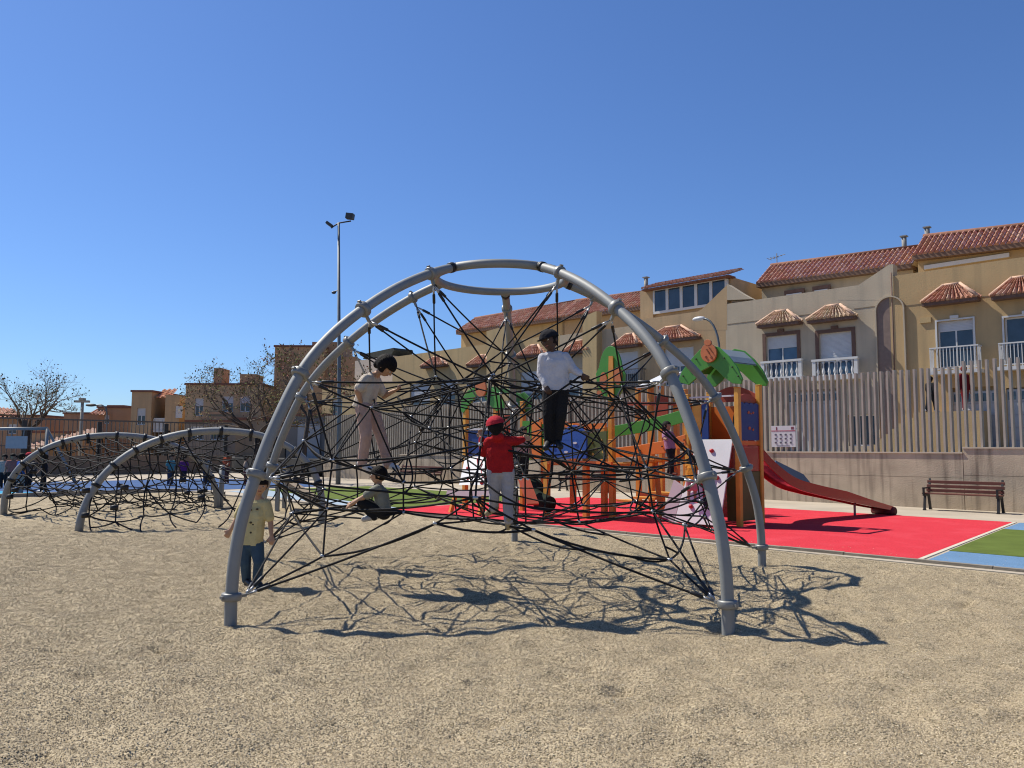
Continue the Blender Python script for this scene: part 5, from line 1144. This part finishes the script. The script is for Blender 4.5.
# red hooded child
Y = 7.95
j = poses(dict(head=(496,427,.0),neck=(498,436),chest=(499,450),pelvis=(500.5,469),shL=(489,442,-.0),shR=(508,441,.0),elL=(483.5,453,.07),wrL=(481.5,438,.14),elR=(517.5,441,.06),wrR=(523,439.5,.12),
    hipL=(494,472),knL=(494.5,492,.05),anL=(493.5,508,.10),toeL=(488,513,.17),hipR=(507,472),knR=(507.5,497,.02),anR=(508.5,520,.0),toeR=(508,526.5,.08)),Y)
j['face'] = Vector((.1,1,.05))
person('child in a red hooded top, red cap and pale grey trousers seen from behind',j,1.10,SKIN_L,cloth('red_fleece',(.40,.018,.022)),cloth('pale_grey_jersey',(.42,.41,.44)),sleeve='long',cap=cloth('red_cap',(.45,.03,.05)),shoe=cloth('worn_trainer',(.40,.36,.26)),hood=True,hairlen=.25)
# child in white shirt high on the net
Y = 8.25
j = poses(dict(head=(549.5,341,.0),neck=(552.5,351),chest=(555,364),pelvis=(556,387),shL=(565,357,.0),shR=(543,358,.0),elL=(573,369,-.02),wrL=(581,374.5,-.08),elR=(541,374,.0),wrR=(546,386,-.07),
    hipL=(561,391),knL=(561,414,-.05),anL=(557,440,.02),toeL=(560,446,-.09),hipR=(550,391),knR=(548.5,415,-.03),anR=(549,441,.03),toeR=(546,447,-.08)),Y)
j['face'] = Vector((-.55,-.8,-.1))
person('child in white long sleeves, black trousers and dark cap standing high on the net',j,1.20,SKIN_D,cloth('white_cotton',(.62,.62,.66)),cloth('black_cotton',(.02,.02,.022)),sleeve='long',cap=cloth('dark_cap',(.02,.02,.025)),shoe=BLK)
# children around the toy house
Y = 16.3; b = gnd(711,527); b.z = .012
j = stand((b.x,b.y,.015),1.26,math.pi*.9,lean=(.04,-.12),armL=(.02,-.16,.30),armR=(-.02,-.16,.33),stride=.04)
person('dark haired child in a maroon top and dark trousers leaning on the white climbing wall',j,1.26,SKIN_M,cloth('maroon_cotton',(.20,.015,.03)),cloth('navy_cotton',(.02,.025,.04)),sleeve='long',voxel=.013,hairlen=.2)
b = at(692,503,16.4)
j = stand(b,.98,math.pi*.8,lean=(.02,-.1),armL=(.02,-.14,.3),armR=(-.03,-.15,.28),stride=.04)
person('small child in an orange top and pink shorts on the climbing board',j,.98,SKIN_M,cloth('orange_print',(.50,.20,.03),.5),cloth('pink_cotton2',(.50,.22,.27)),legs='short',sleeve='none',voxel=.013)
b = at(671,475,17.3)
j = stand(b,1.18,math.pi*.25,lean=(.02,.1),armL=(.05,-.1,.15),armR=(-.12,-.1,.2),stride=.07)
person('long haired child in a lilac pink top and black leggings by the orange bridge rail',j,1.18,SKIN_M,cloth('lilac_cotton',(.36,.18,.30)),cloth('black_cotton',(.02,.02,.022)),sleeve='short',voxel=.013,hairlen=1.0,shoe=cloth('brown_shoe',(.2,.09,.06)))
b = gnd(622,492); j = stand(b,1.22,math.pi*1.1)
person('child in a pink top and dark shorts standing on the paving beyond the toy house',j,1.22,SKIN_M,cloth('pink_top',(.42,.20,.22)),cloth('black_cotton',(.02,.02,.022)),legs='short',voxel=.016,hairlen=.5)
b = at(636,478,25); b.z = .01; b = gnd(640,489); j = stand(b,1.25,math.pi*.6)
person('child in navy behind the slatted orange tower',j,1.25,SKIN_M,cloth('navy_cotton',(.02,.025,.04)),cloth('navy_cotton',(.02,.025,.04)),voxel=.016)
b = at(523,452,15.6); j = stand((b.x,b.y,1.02),1.05,math.pi*.1)
person('child in a pale pink top inside the left palm tower',j,1.05,SKIN_M,cloth('pale_pink',(.50,.28,.28)),cloth('black_cotton',(.02,.02,.022)),voxel=.016,hairlen=.5)
# far left group on the blue surface
spec = [(3,489,1.35,(.45,.40,.38),(.03,.03,.035),'pale grey top at the far left edge',0),(11,489.5,1.38,(.36,.16,.15),(.04,.035,.03),'dusty pink top near the left edge',.6),(19.5,496,1.42,(.02,.09,.42),(.16,.25,.33),'bright blue t-shirt and washed jeans',2.6),
        (27,490.5,1.42,(.14,.10,.09),(.025,.025,.03),'brown jacket and red cap',1.0),(43,493,1.38,(.02,.02,.025),(.015,.015,.02),'all black clothes walking on the blue surface',-1.2),(14.5,486,1.3,(.30,.03,.06),(.03,.03,.04),'crimson top behind the blue t-shirt',.2)]
for px,py,H,a,b_,txt,yw in spec:
    b = gnd(px,py); b.z = .012; j = stand(b,H,yw,armL=(.03,-.08,.08),armR=(-.03,-.04,.03),stride=.06 if 'walking' in txt else .01)
    if 'red cap' in txt: cp_ = cloth('red_cap',(.45,.03,.05))
    else: cp_ = None
    person('child in '+txt,j,H,SKIN_M,cloth('shirt_%02d'%(int(px*10)%97),a),cloth('legs_%02d'%(int(px*10)%97),b_),voxel=.018,cap=cp_,group='children on the left blue surface',sleeve='short')
spec = [(183,484,1.25,(.16,.04,.20),(.03,.03,.05),'purple top seen through the arched net',.5),(226,484,1.5,(.45,.09,.04),(.12,.05,.05),'orange red top seen through the arched net',-.6),(206,484,1.3,(.42,.40,.36),(.05,.07,.12),'pale top between the purple and the orange red one',.2),(184,486,1.35,(.10,.28,.33),(.05,.06,.10),'teal top seen through the arched net',1.0),(245,486,1.3,(.30,.24,.2),(.2,.05,.05),'beige top close to the dome leg',2.0)]
for px,py,H,a,b_,txt,yw in spec:
    b = gnd(px+(-14 if 'teal' in txt else 0),py); b.z = .012; j = stand(b,H,yw,armL=(.03,-.1,.1),armR=(-.03,-.05,.05))
    person('child in '+txt,j,H,SKIN_M,cloth('top_%02d'%(int(px*7+py)%97),a),cloth('leg_%02d'%(int(px*7+py)%97),b_),voxel=.018,group='children beyond the arched net')
# two figures on the raised landing behind the fence
s,_ = onw(930,400,34.9); s2,_ = onw(964,400,34.9)
j = stand(SW(s,35.0,3.23),1.5,1.9,stride=.11,armL=(.05,-.1,.05)); person('person in black walking along the raised landing behind the fence',j,1.5,SKIN_D,cloth('black_cotton',(.02,.02,.022)),cloth('black_cotton',(.02,.02,.022)),voxel=.018,sleeve='long')
j = stand(SW(s2,35.0,3.23),1.85,.4,stride=.04); person('person in a long dark red robe standing on the raised landing behind the fence',j,1.65,SKIN_M,cloth('dark_red_robe',(.16,.012,.018)),cloth('dark_red_robe',(.16,.012,.018)),voxel=.018,sleeve='long',hair=cloth('dark_red_robe',(.16,.012,.018)))
import sys,OpenImageIO as oiio,numpy as np
b=oiio.ImageBuf('/workdir/render_main.png'); a=b.get_pixels(oiio.FLOAT)[...,:3]*255
for x,y in [(500,10),(500,150),(900,150),(100,150),(100,300),(40,365),(700,20),(500,700),(200,680),(850,540),(1000,540),(600,480),(860,470),(800,300),(1000,300),(235,560)]:
    print((x,y),a[max(0,y-4):y+5,max(0,x-4):x+5].mean((0,1)).round())
